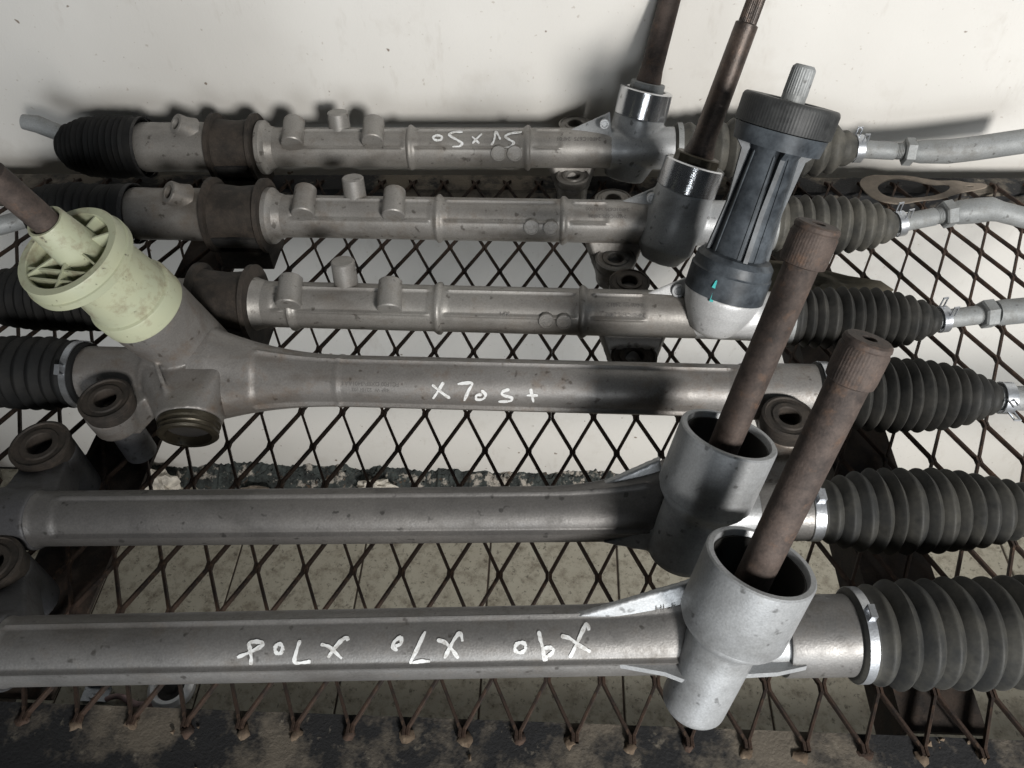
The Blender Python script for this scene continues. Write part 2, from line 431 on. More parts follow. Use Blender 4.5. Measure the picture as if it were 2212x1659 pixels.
def stroke(rk, r, lines, wpx, zoom):
    """hand-drawn paint strokes laid on the tube surface"""
    mb = MB(); ox, oy, sc = zoom
    for li in lines:
        uv = []
        for (x, y) in li:
            t, ph = rk.hit((ox + x/sc)*.54216, (oy + y/sc)*.54216, r); uv.append((t, ph*r))
        uv = np.array(uv); pts = []
        for i in range(len(uv)-1):
            p0, p1, p2, p3 = uv[max(i-1, 0)], uv[i], uv[i+1], uv[min(i+2, len(uv)-1)]
            for k in range(7):
                u = k/7; pts.append(.5*((2*p1) + (p2-p0)*u + (2*p0-5*p1+4*p2-p3)*u*u + (3*p1-p0-3*p2+p3)*u**3))
        pts.append(uv[-1]); pts = np.array(pts)
        w = wpx/sc*.54216/pxm(rk.pt(*rk.hit((ox + li[0][0]/sc)*.54216, (oy + li[0][1]/sc)*.54216, r), r))
        n = len(pts); L = []; Rr = []; ph0 = random.random()*6
        for i, p in enumerate(pts):
            d = unit(pts[min(i+1, n-1)] - pts[max(i-1, 0)] + 1e-9); nn = V(-d[1], d[0])
            ww = w*.5*(.98 + .20*math.sin(ph0 + i*.45) + .10*math.sin(2*ph0 + i*1.3))*(.55 if i in (0, n-1) else (.85 if i in (1, n-2) else 1))
            L.append(p + nn*ww); Rr.append(p - nn*ww)
        def up(q, h): return rk.pt(q[0], q[1]/r, r + h)
        G = np.array([[up(L[i], -.0004), up(L[i], .0006), up(Rr[i], .0006), up(Rr[i], -.0004)] for i in range(n)])
        mb.grid(G, wrap=True, caps=True)
    return mb
def ell(cx, cy, rx, ry, rot=0, n=10):
    return [(cx + rx*math.cos(a)*math.cos(rot) - ry*math.sin(a)*math.sin(rot), cy + rx*math.cos(a)*math.sin(rot) + ry*math.sin(a)*math.cos(rot)) for a in np.linspace(.3, .3+2*math.pi, n)]
def lettering(rk, parent, x, y, text, hpx, r, mat, flip=False, h=.00025, wide=1.0):
    cu = bpy.data.curves.new('t', 'FONT'); cu.body = text; cu.size = 1; cu.align_x = 'CENTER'; cu.align_y = 'CENTER'
    ob = bpy.data.objects.new('t', cu); COL.objects.link(ob)
    dg = bpy.context.evaluated_depsgraph_get(); me = bpy.data.meshes.new_from_object(ob.evaluated_get(dg)); bpy.data.objects.remove(ob)
    t0, ph0 = rk.hit(x, y, r); k = hpx/.72/pxm(rk.pt(t0, ph0, r)); s = -1 if flip else 1; mb = MB()
    vs = [rk.pt(t0 + s*v.co.x*k*wide, ph0 - s*v.co.y*k/r, r + h) for v in me.vertices]
    mb.add(vs, [tuple(p.vertices) for p in me.polygons]); bpy.data.meshes.remove(me)
    return B('cast_lettering', mb, mat, parent)
def panel_tube(rk, parent, s0, s1, r0, mat, ridges, rings, panels, step=.002, nphi=160, flare=None, name='rack_tube'):
    """cast tube: ridges=[phi], rings=[(s,width,height)], panels=[(sa,sb)] recessed between the ridges"""
    ns = max(8, int(abs(s1-s0)/step)); ss = np.linspace(s0, s1, ns+1); ph = np.linspace(-math.pi, math.pi, nphi, endpoint=False)
    Sg, Pg = np.meshgrid(ss, ph, indexing='ij'); r = np.full_like(Sg, r0)
    ring = np.zeros_like(Sg)
    for c, w, h in rings: ring = np.maximum(ring, h*sstep(1.5 - abs(Sg-c)/(w/2)))
    inp = np.zeros_like(Sg)
    for a, b in panels: inp = np.maximum(inp, sstep((Sg-a)/.003)*sstep((b-Sg)/.003))
    lo, hi = ridges[0], ridges[-1]
    r = r - .0013*inp*sstep((Pg-lo)/R(7))*sstep((hi-Pg)/R(7))
    for q in ridges: r = r + .0013*inp*np.exp(-((Pg-q)/R(2.6))**2)
    r = r + ring
    if flare: r = r + flare(Sg, Pg)
    P = rk.A + rk.e1*Sg[..., None] + (rk.e3*np.cos(Pg)[..., None] - rk.e2*np.sin(Pg)[..., None])*r[..., None]
    return B(name, MB().grid(P, wrap=True, caps=True), mat, parent, 50)
def bushing(parent, top, a, ro, ri, h, mat, lip=.002, name='mount_bushing'):
    a = unit(a)
    mb = MB().lathe([(-h, ri), (-.0008, ri), (0, ri+.0008), (0, ro*.62), (-.0012, ro*.66), (-.0012, ro*.86), (0, ro*.9), (-.001, ro), (-lip, ro), (-lip-.001, ro*.96), (-h, ro*.94)], top, a, 44, loop=True)
    return B(name, mb, mat, parent, 30)

# ------------------------------------------------------------------ setting: wall, floor
FZ = -.703; WY = .812
def flat(name, mb, mat, parent=None):
    o = B(name, mb, mat, parent, 20)
    if parent is None: o['kind'] = 'structure'
    return o
nx, nz = 120, 60                                   # plastered wall, slightly uneven
G = np.zeros((nx+1, nz+1, 3)); xs = np.linspace(-2.4, 2.4, nx+1); zs = np.linspace(FZ-.02, 1.5, nz+1)
for i, x in enumerate(xs):
    for j, z in enumerate(zs):
        G[i, j] = (x, WY + .0012*math.sin(3.1*x+1.7*z) + .0008*math.sin(9*x-6*z+1), z)
wall = flat('wall', MB().grid(G), 'wall')
floor = flat('floor', MB().box((0, -.6, FZ-.02), 4.8, 2.8, .034), 'grout')
TS = .2215; tile_me = None
tmb = MB(); e = TS/2-.0016
tmb.lathe([(0, 0), (0, 1)], (0, 0, 0), (0, 0, 1), 4)
tmb = MB(); c_ = .0012
TL = .62; dl = (TL-TS)/2
for zz, q in ((-.006, e), (-.0012, e), (0, e-c_)): tmb.v += [(-q, -q-dl, zz), (q, -q-dl, zz), (q, q+dl, zz), (-q, q+dl, zz)]
tmb.f = [(8, 9, 10, 11)] + [(l*4+i, l*4+(i+1) % 4, l*4+4+(i+1) % 4, l*4+4+i) for l in (0, 1) for i in range(4)]
tile_me = raw_mesh('tile', tmb)
for i in range(-5, 6):
    for j in range(2):
        if j == 0 and abs(i) > 6: continue
        o = bpy.data.objects.new('tile', tile_me); COL.objects.link(o); o.parent = floor
        o.location = (-.0985 + TS*(i+.5), WY - .004 - TL*(j+.5), FZ + random.uniform(-.0006, .0006))
        o.rotation_euler = (random.uniform(-.002, .002), random.uniform(-.002, .002), 0)
tile_me.materials.append(M['tile'])
# rubble lying in the corner of wall and floor
nx = 220; ny = 14; G = np.zeros((nx+1, ny+1, 3)); xs = np.linspace(-.78, .22, nx+1)
hn = np.convolve(rng.normal(0, 1, nx+1+8), np.ones(9)/9, 'valid')
hn2 = rng.normal(0, 1, (nx+1, ny+1))
for i, x in enumerate(xs):
    hgt = (.030 + .020*hn[i])*min(1, max(.05, (x+.80)/.08))*min(1, max(.05, (.24-x)/.16))
    for j in range(ny+1):
        q = j/ny; y = WY + .004 - q*.055*(1+.3*hn[i]); z = hgt*(1-q)**.8*(1+.06*hn2[i, j]) - .002 + .0016*hn2[i, j]*(1-q)
        G[i, j] = (x, y + .002*hn2[i, j], FZ + z)
rub = B('rubble', MB().grid(G), 'rubble', None, 25); rub['kind'] = 'stuff'
tag(rub, 'strip of dark mossy rubble and flaked plaster along the foot of the wall', 'rubble')
def chunk(name, c, sx, sy, sz, mat, seed):
    g = np.random.default_rng(seed); b = bmesh.new(); bmesh.ops.create_icosphere(b, subdivisions=3, radius=1)
    for v in b.verts:
        n = 1 + .30*math.sin(5*v.co.x+seed)*math.sin(4*v.co.y+2*seed)*1 + .16*g.normal()*.6
        v.co = Vector((v.co.x*sx*n, v.co.y*sy*n, max(v.co.z, -.6)*sz*n))
    me = bpy.data.meshes.new(name); b.to_mesh(me); b.free()
    o = B(name, me, mat, None, 20); o.location = tuple(c); return o
p = PY(350, 1020, .787); tag(chunk('plaster_chunk', (p[0], .762, FZ+.022), .030, .022, .034, 'plaster', 3), 'big white broken plaster lump at the left end of the rubble', 'plaster lump')
p = PY(545, 1035, .76); tag(chunk('plaster_chunk', (p[0], .752, FZ+.014), .026, .014, .016, 'gasket', 8), 'tan stone chip lying in the dark rubble by the wall', 'stone')
p = PY(800, 1020, .77); tag(chunk('plaster_chunk', (p[0], .772, FZ+.016), .036, .012, .018, 'plaster', 12), 'pale plaster flake on the mossy rubble below the mesh', 'plaster flake')

# ------------------------------------------------------------------ mesh shelf
shelf = thing('mesh_shelf', (0, .45, 0), 'rusty expanded metal shelf of diamond mesh carrying the steering racks', 'shelf')
OX, OY, DH = -.03049022*H, .14616843*H, .14312736*H
YF, YB = .149, .748; SW, SH = .0024, .0040
def strand_mesh(par, name):
    j0 = int(math.ceil((YF-OY)/(DH/2))); rows = []
    a = PITCH/4 - SW/2 - .00005
    def xr(j): return -a if (j % 2) == par else a
    y = YF; jj = (YF-OY)/(DH/2); f = math.floor(jj); u = jj-f
    rows.append((YF, xr(f)*(1-u) + xr(f+1)*u))
    for j in range(j0, 40):
        yn = OY + j*DH/2
        if yn > YB - .004: break
        rows += [(yn-.0027, xr(j)), (yn+.0027, xr(j))]
    jj = (YB-OY)/(DH/2); f = math.floor(jj); u = jj-f; rows.append((YB, xr(f)*(1-u) + xr(f+1)*u))
    G = []
    for i, (y, x) in enumerate(rows):
        w = SW*.5*(1.0 if 0 < i < len(rows)-1 else .9)
        jit = .0002*math.sin(i*2.3)
        G.append([(x-w+.0004, y, jit), (x+w-.0004, y, jit), (x+w, y, -.0006), (x+w, y, -SH), (x-w, y, -SH), (x-w, y, -.0006)])
    return raw_mesh(name, MB().grid(np.array(G), wrap=True, caps=True), (0, .45, 0))
sm_ = [strand_mesh(0, 'mesh_strand'), strand_mesh(1, 'mesh_strand')]
for m_ in sm_: m_.materials.append(M['mesh'])
for k in range(-38, 36):
    o = bpy.data.objects.new('mesh_strand', sm_[k % 2]); COL.objects.link(o); o.parent = shelf
    o.location = (OX + (k+.5)*PITCH/2, 0, 0)
def angle_iron(name, y0, y1, zt, th, drop, drop_y, mat):
    mb = MB(); n = 90; prof = [(y0, zt), (y1, zt), (y1, zt-th), (y0, zt-th)]
    xs = np.linspace(-1.1, 1.1, n); G = [[(x, y, z + .0005*math.sin(7*x+3*y)) for y, z in prof] for x in xs]
    mb.grid(np.array(G), wrap=True, caps=True)
    mb.box((0, drop_y, zt-th-drop/2-.0003), 2.2, th, drop)
    return B(name, mb, mat, shelf, 30)
angle_iron('front_rail', .098, .1595, -.0046, .004, .045, .1004, 'rail')
angle_iron('back_rail', .7345, .7625, -.0046, .004, .04, .7603, 'rail')
for x0, x1 in ((-.390, -.332), (.231, .283)):
    mb = MB().box(((x0+x1)/2, .447, -.0115), x1-x0, .566, .004); mb.box((x0+.002, .447, -.0345), .004, .566, .0415)
    B('cross_bar', mb, 'bar', shelf, 30)
for x in (-1.06, 1.06):                            # legs of the stand, outside the picture
    for y in (.121, .741):
        mb = MB().box((x, y, FZ/2-.026), .04, .004, -FZ-.055); mb.box((x - math.copysign(.018, x), y+.0195, FZ/2-.026), .004, .035, -FZ-.055); B('leg', mb, 'bar', shelf, 30)
B('added_shade_board', MB().box((0, .1165, FZ+.130), 2.12, .004, .25), 'bar', shelf, 30)  # unseen board added to cast shade on the near floor
gw = np.random.default_rng(3)
for k in range(-18, 18):                           # lumps of weld where the strands meet the front rail
    par = k % 2; x = OX + k*PITCH
    jj = (YF-OY)/(DH/2); f = math.floor(jj); u = jj-f
    xx = x + (PITCH/2)*(u if f % 2 == 0 else 1-u)*(1 if True else -1)*0
    b = bmesh.new(); bmesh.ops.create_icosphere(b, subdivisions=2, radius=1)
    for v in b.verts: v.co *= 1 + .07*gw.normal() + .12*math.sin(4*v.co.x+k)
    me = bpy.data.meshes.new('weld'); b.to_mesh(me); b.free()
    for v in me.vertices: v.co = Vector((v.co.x*.0042*gw.uniform(.7, 1.3), v.co.y*.0045*gw.uniform(.6, 1.3), v.co.z*.0020))
    # the strand pair meets nearest the rail on the rows of even index
    xw = OX + (k + (.5 if (round(jj) % 2) else 0))*PITCH
    o = B('weld', me, 'weld' if k % 3 else 'mesh', shelf, 60); o.location = (xw + gw.normal()*.002, .1475 + gw.normal()*.002 - .45, -.0042)

# ------------------------------------------------------------------ racks 1-3 (same family)
GROUP = 'used steering racks laid across the mesh shelf'
def rack_family(cfg):
    rk = Rack(*cfg['axis']); t = thing('steering_rack', V(*rk.at(rk.S(1000))[:2], 0), cfg['label'], 'steering rack', GROUP)
    S = rk.S; r0 = cfg['r']; am = cfg['alu']; off = root_loc(t)
    # main tube with end flange, ring ribs and recessed panels
    fx = cfg['flange']; rings = [(S(x), .005, .0028) for x in cfg['rings']]
    edges = [fx + 40] + cfg['rings'] + [cfg['house'][0]]
    pans = [(S(edges[i]) + .006, S(edges[i+1]) - .006) for i in range(len(edges)-1)]
    panel_tube(rk, t, S(fx) - .002, S(cfg['house'][1]) - .01, r0, am, [R(-3), R(cfg.get('rib', 58))], rings, pans)
    rf = rk.rad(cfg['flange_r'], fx)
    B('tube_flange', MB().lathe([(0, 0), (0, rf-.002), (.0015, rf), (.006, rf), (.008, rf-.0015), (.0105, r0+.0025), (.018, r0+.0003), (.018, 0)], rk.at(S(fx)-.004), rk.e1, 64), am, t, 30)
    # cast stubs
    for x, y0, y1, rp in cfg['stubs']:
        s, ph = rk.hit(x, (y0+y1)/2, r0+.003); s_, a_ = s, rk.dir(ph - R(88)); c = rk.pt(s, ph, r0+.0022); L = (y1-y0)/pxm(c)/1.0
        rr = rp/pxm(c); B('cast_stub', MB().lathe([(-L/2, 0), (-L/2, rr-.001), (-L/2+.001, rr), (L/2-.001, rr*.95), (L/2, rr*.95-.001), (L/2, 0)], c, unit(a_ + rk.e1*-.06), 32), am, t, 35)
    for x, y0, y1, rp in cfg['back_stubs']:
        s = S(x); c = rk.pt(s, R(-38), r0*.7); a_ = unit(V(0, .22, 1)); ts = line_t(c, a_, V(x, y0)); rr = rp/pxm(c)
        B('cast_stub', MB().lathe([(0, 0), (0, rr*1.05), (ts-.001, rr), (ts, rr-.001), (ts, 0)], c, a_, 32), am, t, 35)
    # date wheels and cast numbers
    for x, y in cfg['stamps']:
        s, ph = rk.hit(x, y, r0); c = rk.pt(s, ph, r0-.002); d = rk.dir(ph); rr = 17/pxm(c)
        mb = MB().lathe([(0, 0), (0, rr), (.0036, rr), (.0042, rr-.0006), (.0042, rr*.82), (.0036, rr*.78), (.0036, 0)], c, d, 36)
        dw = B('date_wheel', mb, am, t, 30)
        mb = MB(); u, w, _ = frame(d)
        for k in range(12):
            q = u*math.cos(k*math.pi/6) + w*math.sin(k*math.pi/6); mb.box(c + d*.0038 + q*rr*.5, rr*.5, .0005, .0006, (q, np.cross(d, q), d))
        B('tick_mark', mb, am, dw, 20)
    for x, y, txt, h, fl in cfg['text']: lettering(rk, t, x, y, txt, h, r0, am if not fl else 'stamp_text', fl, .0006 if not fl else .0004)
    if cfg.get('write'):
        for nm, lines, w in cfg['write']: B('paint_writing', stroke(rk, r0-.0002, lines, w, (900, 350, 1.58)), 'paint_white', t)
    # clamped saddle bracket with rubber
    b0, b1 = cfg['bracket']; rb = rk.rad(cfg['bracket_r'], b0); s0, s1 = S(b0), S(b1); fl = .0042
    def rmod(r, th, tt): return r*(1 + .02*math.sin(2*th+tt*90))
    B('saddle_bracket', MB().lathe([(0, 0), (0, rb), (fl, rb), (fl+.001, rb*.84), ((s1-s0)*.5, rb*.80), (s1-s0-fl-.001, rb*.84), (s1-s0-fl, rb), (s1-s0, rb), (s1-s0, 0)], rk.at(s0), rk.e1, 60, rmod=rmod), 'bracket', t, 30)
    mb = MB(); u0 = rk.at(s0+.006); L = s1-s0-.012
    P = [[rk.pt(s0+.005+L*k, ph, rb*(.86 if abs(ph) < 1.2 else .90)) for ph in np.linspace(R(98), R(262), 26)] for k in np.linspace(0, 1, 4)]
    Pi = [[rk.pt(s0+.005+L*k, ph, rb*.5) for ph in np.linspace(R(262), R(98), 26)] for k in np.linspace(0, 1, 4)]
    B('rubber_mount', MB().grid(np.concatenate([np.array(P), np.array(Pi)], 1), wrap=True, caps=True), 'black_rubber', t, 40)
    mb = MB().box(rk.pt((s0+s1)/2, R(180), rb*.80) * V(1, 1, 0) + V(0, 0, .011), (s1-s0)*.9, rb*1.25, .022)
    B('bracket_foot', mb, 'bracket', t, 20)
    # left end: aluminium sleeve with hose port, boot, clamp
    if cfg.get('sleeve'):
        x0, x1, rs = cfg['sleeve']; rs = rk.rad(rs, x1); sa, sb = S(x0), S(x1)
        B('end_sleeve', MB().lathe([(0, 0), (0, rs*.97), (.002, rs), (.012, rs), (.02, rs*.985), ((sb-sa)*.55, rs*.985), ((sb-sa)*.6, rs), (sb-sa-.006, rs), (sb-sa-.004, rs*1.09), (sb-sa, rs*1.09), (sb-sa, 0)], rk.at(sa), rk.e1, 64), am, t, 35)
        px, py, rp = cfg['port']; s, ph = rk.hit(px+10, py+6, rs+.004); base = rk.pt(s+.006, ph-R(12), rs*.8); a_ = unit(V(-.50, -.38, .62)); rr = rp/pxm(base)
        tt = line_t(base, a_, V(px-6, py+2)); tt = max(.018, min(tt, .032))
        B('hose_port', MB().lathe([(0, 0), (0, rr*1.25), (tt*.5, rr*1.02), (tt-.001, rr), (tt, rr-.0008), (tt, rr*.60), (tt-.0006, rr*.56), (tt-.012, rr*.56), (tt-.012, 0)], base, a_, 36), am, t, 35)
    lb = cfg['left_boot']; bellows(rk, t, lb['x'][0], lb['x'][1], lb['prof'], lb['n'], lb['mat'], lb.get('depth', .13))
    if lb.get('clamp'):
        for x, w, rp, mt in lb['clamp']: clamp(rk, t, x, w, rp, mt, None)
    if lb.get('rod'):
        pts = [PZ(x, y, z) for x, y, z in lb['rod']]; B('tie_rod', MB().tube(pts, [q/1000 for q in lb['rod_r']], 28), 'rod', t, 60)
    # pinion housing: one casting
    (bx, by), z, tip, beta = cfg['pinion']; P, a = pinion_axis((bx, by), z, tip, beta)
    hs = cfg['housing']; prof = []
    tl = [line_t(P, a, V(x, y)) for x, y, _ in hs]; rl = [rp/pxm(P + a*q) for q, (_, _, rp) in zip(tl, hs)]
    prof = [(tl[0], 0)] + list(zip(tl, rl)) + [(tl[-1], 0)]
    mb = MB().lathe(prof, P, a, 48)
    h0, h1 = cfg['house']; mb.cyl(rk.at(S(h0+85)), rk.at(S(h1)), r0*1.0, r0*1.06, 48)
    if cfg.get('nose'):
        q = cfg['nose']; mb.cyl(PZ(*q[0]), PZ(*q[1]), q[2], q[3], 36)
    tw = .005                                      # triangular web towards the tube
    for w in cfg['webs']:
        pts = [PZ(x, y, zz) for x, y, zz in w]; nn = unit(np.cross(pts[1]-pts[0], pts[2]-pts[0])); mb.hull([p + nn*tw*k for p in pts for k in (-.5, .5)])
    B('pinion_housing', cast(mb, 'pinion_housing', off, .0013, 5), cfg.get('house_mat', 'alu_clean'), t, 70)
    for (x, y, zz), rp, hole in cfg['lugs']:
        mb = MB(); c = PZ(x, y, zz); rr = rp/pxm(c); mb.cyl(c - V(0, 0, .008), V(c[0], c[1], .001), rr*.98, rr*.9, 36)
        q = rk.at(S(x)); side = unit((c-q)*V(1, 1, 0)); lat = V(-side[1], side[0], 0)
        mb.hull([c + lat*rr*k - V(0, 0, .009+h) - side*.2*rr for k in (-.95, .95) for h in (0, .015)] + [q + lat*rr*k*1.7 + V(0, 0, h) for k in (-1, 1) for h in (-.014, .004)])
        B('mounting_lug', cast(mb, 'mounting_lug', off, .0013, 5), am, t, 70)
    for (x, y, zz), rp, hole in cfg['lugs']:
        c = PZ(x, y, zz); rr = rp/pxm(c); bushing(t, c, V(0, .05, 1), rr, hole/pxm(c), .009, cfg.get('lug_mat', 'bracket'))
    for (x, y, zz), rr in cfg['bolts']:
        c = PZ(x, y, zz); B('web_boss', MB().lathe([(-.004, 0), (-.004, rr), (.0024, rr), (.003, rr-.0006), (.003, rr*.6), (.002, rr*.5), (.002, 0)], c, unit(CAM-c + V(0, -.2, 0)), 24), 'alu_clean', t, 30)
    return rk, t, P, a

def top_gear(t, P, a, collar, nut, shaft, mat, spl, tip_r=None):
    """machined collar, hexagon cap nut and steering shaft on top of a housing (pixel stations on the axis)"""
    c0, c1, cr = collar; t0, t1 = line_t(P, a, V(*c0)), line_t(P, a, V(*c1)); r = cr/pxm(P + a*t1)
    B('machined_collar', MB().lathe([(t0, 0), (t0, r), (t1-.0012, r), (t1, r-.0012), (t1, r*.74), (t1-.0015, r*.72), (t1-.0015, 0)], P, a, 64), 'machined', t, 30)
    n1, nr = nut; tn = line_t(P, a, V(*n1)); rn = nr/pxm(P + a*tn)
    B('cap_nut', MB().lathe([(t1-.001, 0), (t1-.001, rn), (tn-.001, rn), (tn, rn-.001), (tn, rn*.66), (tn-.003, rn*.62), (tn-.003, 0)], P, a, 12), 'olive' if mat == 'dark_shaft' else 'rod', t, 25)
    pr = [(t1-.004, 0)]; pr += [(line_t(P, a, V(x, y)), rp/pxm(P + a*line_t(P, a, V(x, y)))) for x, y, rp in shaft]
    if spl: pr += spl(pr[-1])
    pr.append((pr[-1][0], 0))
    return pr

R1 = rack_family(dict(
    axis=((200, 318), (1850, 321)), r=.0208, alu='alu1', label='rearmost steering rack against the wall, white JT X50 painted upside down on it',
    flange=572, flange_r=56, house=(1225, 1460), rings=[890, 1140], stubs=[(633, 253, 318, 24), (806, 253, 314, 24)], back_stubs=[(737, 240, 0, 22)],
    stamps=[(1077, 331), (1112, 331)], text=[(1005, 345, 'DX5-3401421', 11, False), (1250, 300, '24F01C67S  24F01', 9, True)],
    write=[('0', [ell(1333, 315, 28, 16)], 13), ('5', [[(1490, 277), (1435, 279), (1407, 298), (1455, 328), (1486, 350), (1470, 368), (1425, 374)]], 15),
           ('x', [[(1550, 308), (1595, 350)], [(1612, 290), (1552, 350)]], 13), ('T', [[(1670, 360), (1688, 330), (1700, 277)], [(1728, 325), (1715, 300), (1700, 277), (1690, 300)]], 13),
           ('J', [[(1862, 278), (1790, 288), (1760, 308), (1790, 330), (1812, 345), (1790, 372), (1745, 382)]], 14)],
    bracket=(467, 562), bracket_r=70, sleeve=(310, 470, 52), port=(383, 268, 22),
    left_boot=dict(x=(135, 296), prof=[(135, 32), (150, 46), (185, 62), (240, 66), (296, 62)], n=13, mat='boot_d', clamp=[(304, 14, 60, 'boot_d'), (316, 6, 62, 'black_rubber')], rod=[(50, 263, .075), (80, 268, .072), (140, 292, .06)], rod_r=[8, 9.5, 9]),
    pinion=((1395, 200), .097, (1447, 0), 21), housing=[(1352, 385, 42), (1362, 350, 56), (1372, 300, 57), (1382, 262, 55), (1384, 250, 55)],
    webs=[[(1215, 288, .066), (1318, 242, .085), (1322, 300, .066)]], lugs=[((1237, 378, .032), 36, 16), ((1243, 266, .048), 36, 16)],
    bolts=[((1306, 268, .081), .0052)], house_mat='alu_clean', lug_mat='alu1'))
rk, t, P, a = R1
pr = top_gear(t, P, a, ((1384, 250), (1396, 192), 58), ((1402, 178), 38), [(1403, 185, 27), (1404, 176, 27), (1410, 150, 24), (1447, 0, 23)], 'rust_shaft', None)
pr[-1:] = [(pr[-2][0]+.012, pr[-2][1]), (pr[-2][0]+.012, 0)]
splined_shaft(t, P, a, pr, 'rust_shaft')
bellows(rk, t, 1470, 1842, [(1470, 52), (1520, 56), (1600, 66), (1700, 66), (1790, 56), (1842, 30)], 12, 'boot_a', .21)
clamp(rk, t, 1464, 11, 51, 'rod', None); cuff(rk, t, 1453, 1478, 50, 'boot_a'); clamp(rk, t, 1852, 16, 27, 'zinc', 'spring', R(5))
q0 = rk.at(rk.S(1840)); q1 = PZ(1968, 328, .05)
tie_rod(rk, t, q0, q1, .0092, np.linalg.norm(q1-q0)-.008, [PZ(1968, 328, .05), PZ(1990, 328, .051), PZ(2050, 327, .052), PZ(2110, 320, .055), PZ(2260, 298, .062)], [.0098, .0118, .0125, .0125, .0125])

R2 = rack_family(dict(
    axis=((200, 460), (1700, 485)), r=.0206, alu='alu2', label='second steering rack from the wall, dark oily shaft and bright machined collar, unpainted tube',
    flange=588, flange_r=60, house=(1325, 1580), rings=[950, 1217], stubs=[(657, 400, 470, 25), (851, 405, 472, 25)], back_stubs=[(770, 382, 0, 23)],
    stamps=[(1148, 490), (1190, 492)], text=[(1085, 507, 'DX5-3401421', 12, False), (1077, 478, 'XP1', 9, True), (1312, 452, '24F01C67S 3401000', 8, True), (1312, 467, '24F01C67S 24F01', 8, True)],
    bracket=(462, 582), bracket_r=78, sleeve=(292, 472, 56), port=(367, 416, 25),
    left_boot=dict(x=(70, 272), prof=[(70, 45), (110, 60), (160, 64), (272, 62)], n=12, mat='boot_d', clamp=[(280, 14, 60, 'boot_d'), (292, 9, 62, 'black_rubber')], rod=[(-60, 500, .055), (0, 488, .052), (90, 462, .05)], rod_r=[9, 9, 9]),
    pinion=((1505, 345), .110, (1632, 0), 24), housing=[(1432, 565, 40), (1442, 535, 60), (1460, 470, 64), (1478, 425, 63), (1482, 410, 63)],
    webs=[[(1330, 440, .066), (1425, 400, .085), (1425, 455, .066)]], lugs=[((1330, 556, .030), 44, 18), ((1325, 428, .046), 40, 17)],
    bolts=[((1408, 428, .079), .0052)], house_mat='alu_clean', lug_mat='alu2'))
rk, t, P, a = R2
pr = top_gear(t, P, a, ((1482, 410), (1503, 352), 66), ((1512, 335), 50), [(1514, 348, 34), (1516, 335, 33), (1526, 305, 26), (1614, 55, 25), (1615, 52, 25), (1616, 50, 20), (1632, 0, 20)], 'dark_shaft', None)
tt_ = pr[-2][0]; pr[-1:] = [(tt_+.025, pr[-2][1]), (tt_+.026, pr[-2][1]*.8), (tt_+.026, 0)]
splined_shaft(t, P, a, pr, 'dark_shaft', (pr[-5][0], tt_+.025), 30)
B('housing_arm', MB().cyl(rk.at(rk.S(1560)), rk.at(rk.S(1668)), .0215, .0215, 48), 'alu2', t)
bellows(rk, t, 1668, 1932, [(1668, 56), (1720, 63), (1800, 64), (1860, 58), (1905, 44), (1932, 26)], 10, 'boot_a', .20)
clamp(rk, t, 1664, 11, 55, 'rod', None); cuff(rk, t, 1652, 1676, 54, 'boot_a')
q0 = rk.at(rk.S(1915)); q1 = PZ(2058, 460, .058)
dv = unit(q1-q0); clamp(rk, t, 1938, 16, 25, 'zinc', 'spring', R(0), q0 + dv*.012, dv)
tie_rod(rk, t, q0, q1, .0084, np.linalg.norm(q1-q0)-.010, [PZ(2058, 460, .058), PZ(2070, 459, .0585), PZ(2110, 455, .06), PZ(2140, 452, .0605), PZ(2160, 457, .059), PZ(2290, 490, .05)], [.0095, .0112, .0118, .0112, .0095, .0095])

R3 = rack_family(dict(
    axis=((100, 645), (1900, 690)), r=.0202, alu='alu3', label='third steering rack from the wall, with tall black plastic column and knurled cap', rib=62,
    flange=545, flange_r=62, house=(1405, 1700), rings=[640, 950, 1258], stubs=[(625, 594, 664, 27), (842, 602, 672, 27)], back_stubs=[(751, 562, 0, 25)],
    stamps=[(1180, 692), (1218, 694)], text=[(1090, 678, 'XP1', 10, True), (1352, 659, '1HW SIL 24812', 9, True), (1352, 681, '24F01C67S 24F0', 9, True), (1080, 714, 'DX5-3401421', 11, False)],
    bracket=(432, 556), bracket_r=84, sleeve=None,
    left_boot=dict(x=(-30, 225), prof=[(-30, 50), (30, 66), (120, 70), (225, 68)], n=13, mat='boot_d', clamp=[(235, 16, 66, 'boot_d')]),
    pinion=((1560, 640), .078, (1738, 140), 24), housing=[(1530, 722, 22), (1534, 712, 46), (1540, 695, 58), (1550, 665, 74), (1560, 640, 82), (1563, 632, 82)],
    webs=[[(1380, 640, .066), (1482, 598, .080), (1500, 650, .066)], [(1330, 712, .034), (1520, 728, .030), (1500, 690, .045)], [(1520, 728, .030), (1700, 702, .036), (1640, 670, .05)]],
    lugs=[((1370, 768, .026), 50, 20), ((1360, 606, .046), 44, 18)], bolts=[((1465, 628, .073), .0055)], house_mat='pale'))
rk, t, P, a = R3
B('left_tube', MB().cyl(rk.at(rk.S(225)), rk.at(rk.S(440)), .021, .021, 48), 'alu3', t)
def st(x, y): return line_t(P, a, V(x, y))
def rp(px, q): return px/pxm(P + a*q)
k0, k1, k2, k3, k4, k5, k6, k7, k8 = st(1563, 632), st(1585, 585), st(1592, 562), st(1596, 552), st(1672, 335), st(1680, 318), st(1700, 285), st(1718, 220), st(1738, 140)
ra = rp(86, k0)
col = B('black_column', MB().lathe([(k0, 0), (k0, ra), (k1, ra*1.0), (k1+.001, ra*.97), (k1+.0015, rp(84, k1)), (k2, rp(83, k2)), (k3, rp(74, k3)), (k3+.001, rp(60, k3)), (k4, rp(52, k4)), (k5, rp(60, k5)), (k5, 0)], P, a, 64), 'black_plastic', t, 30)
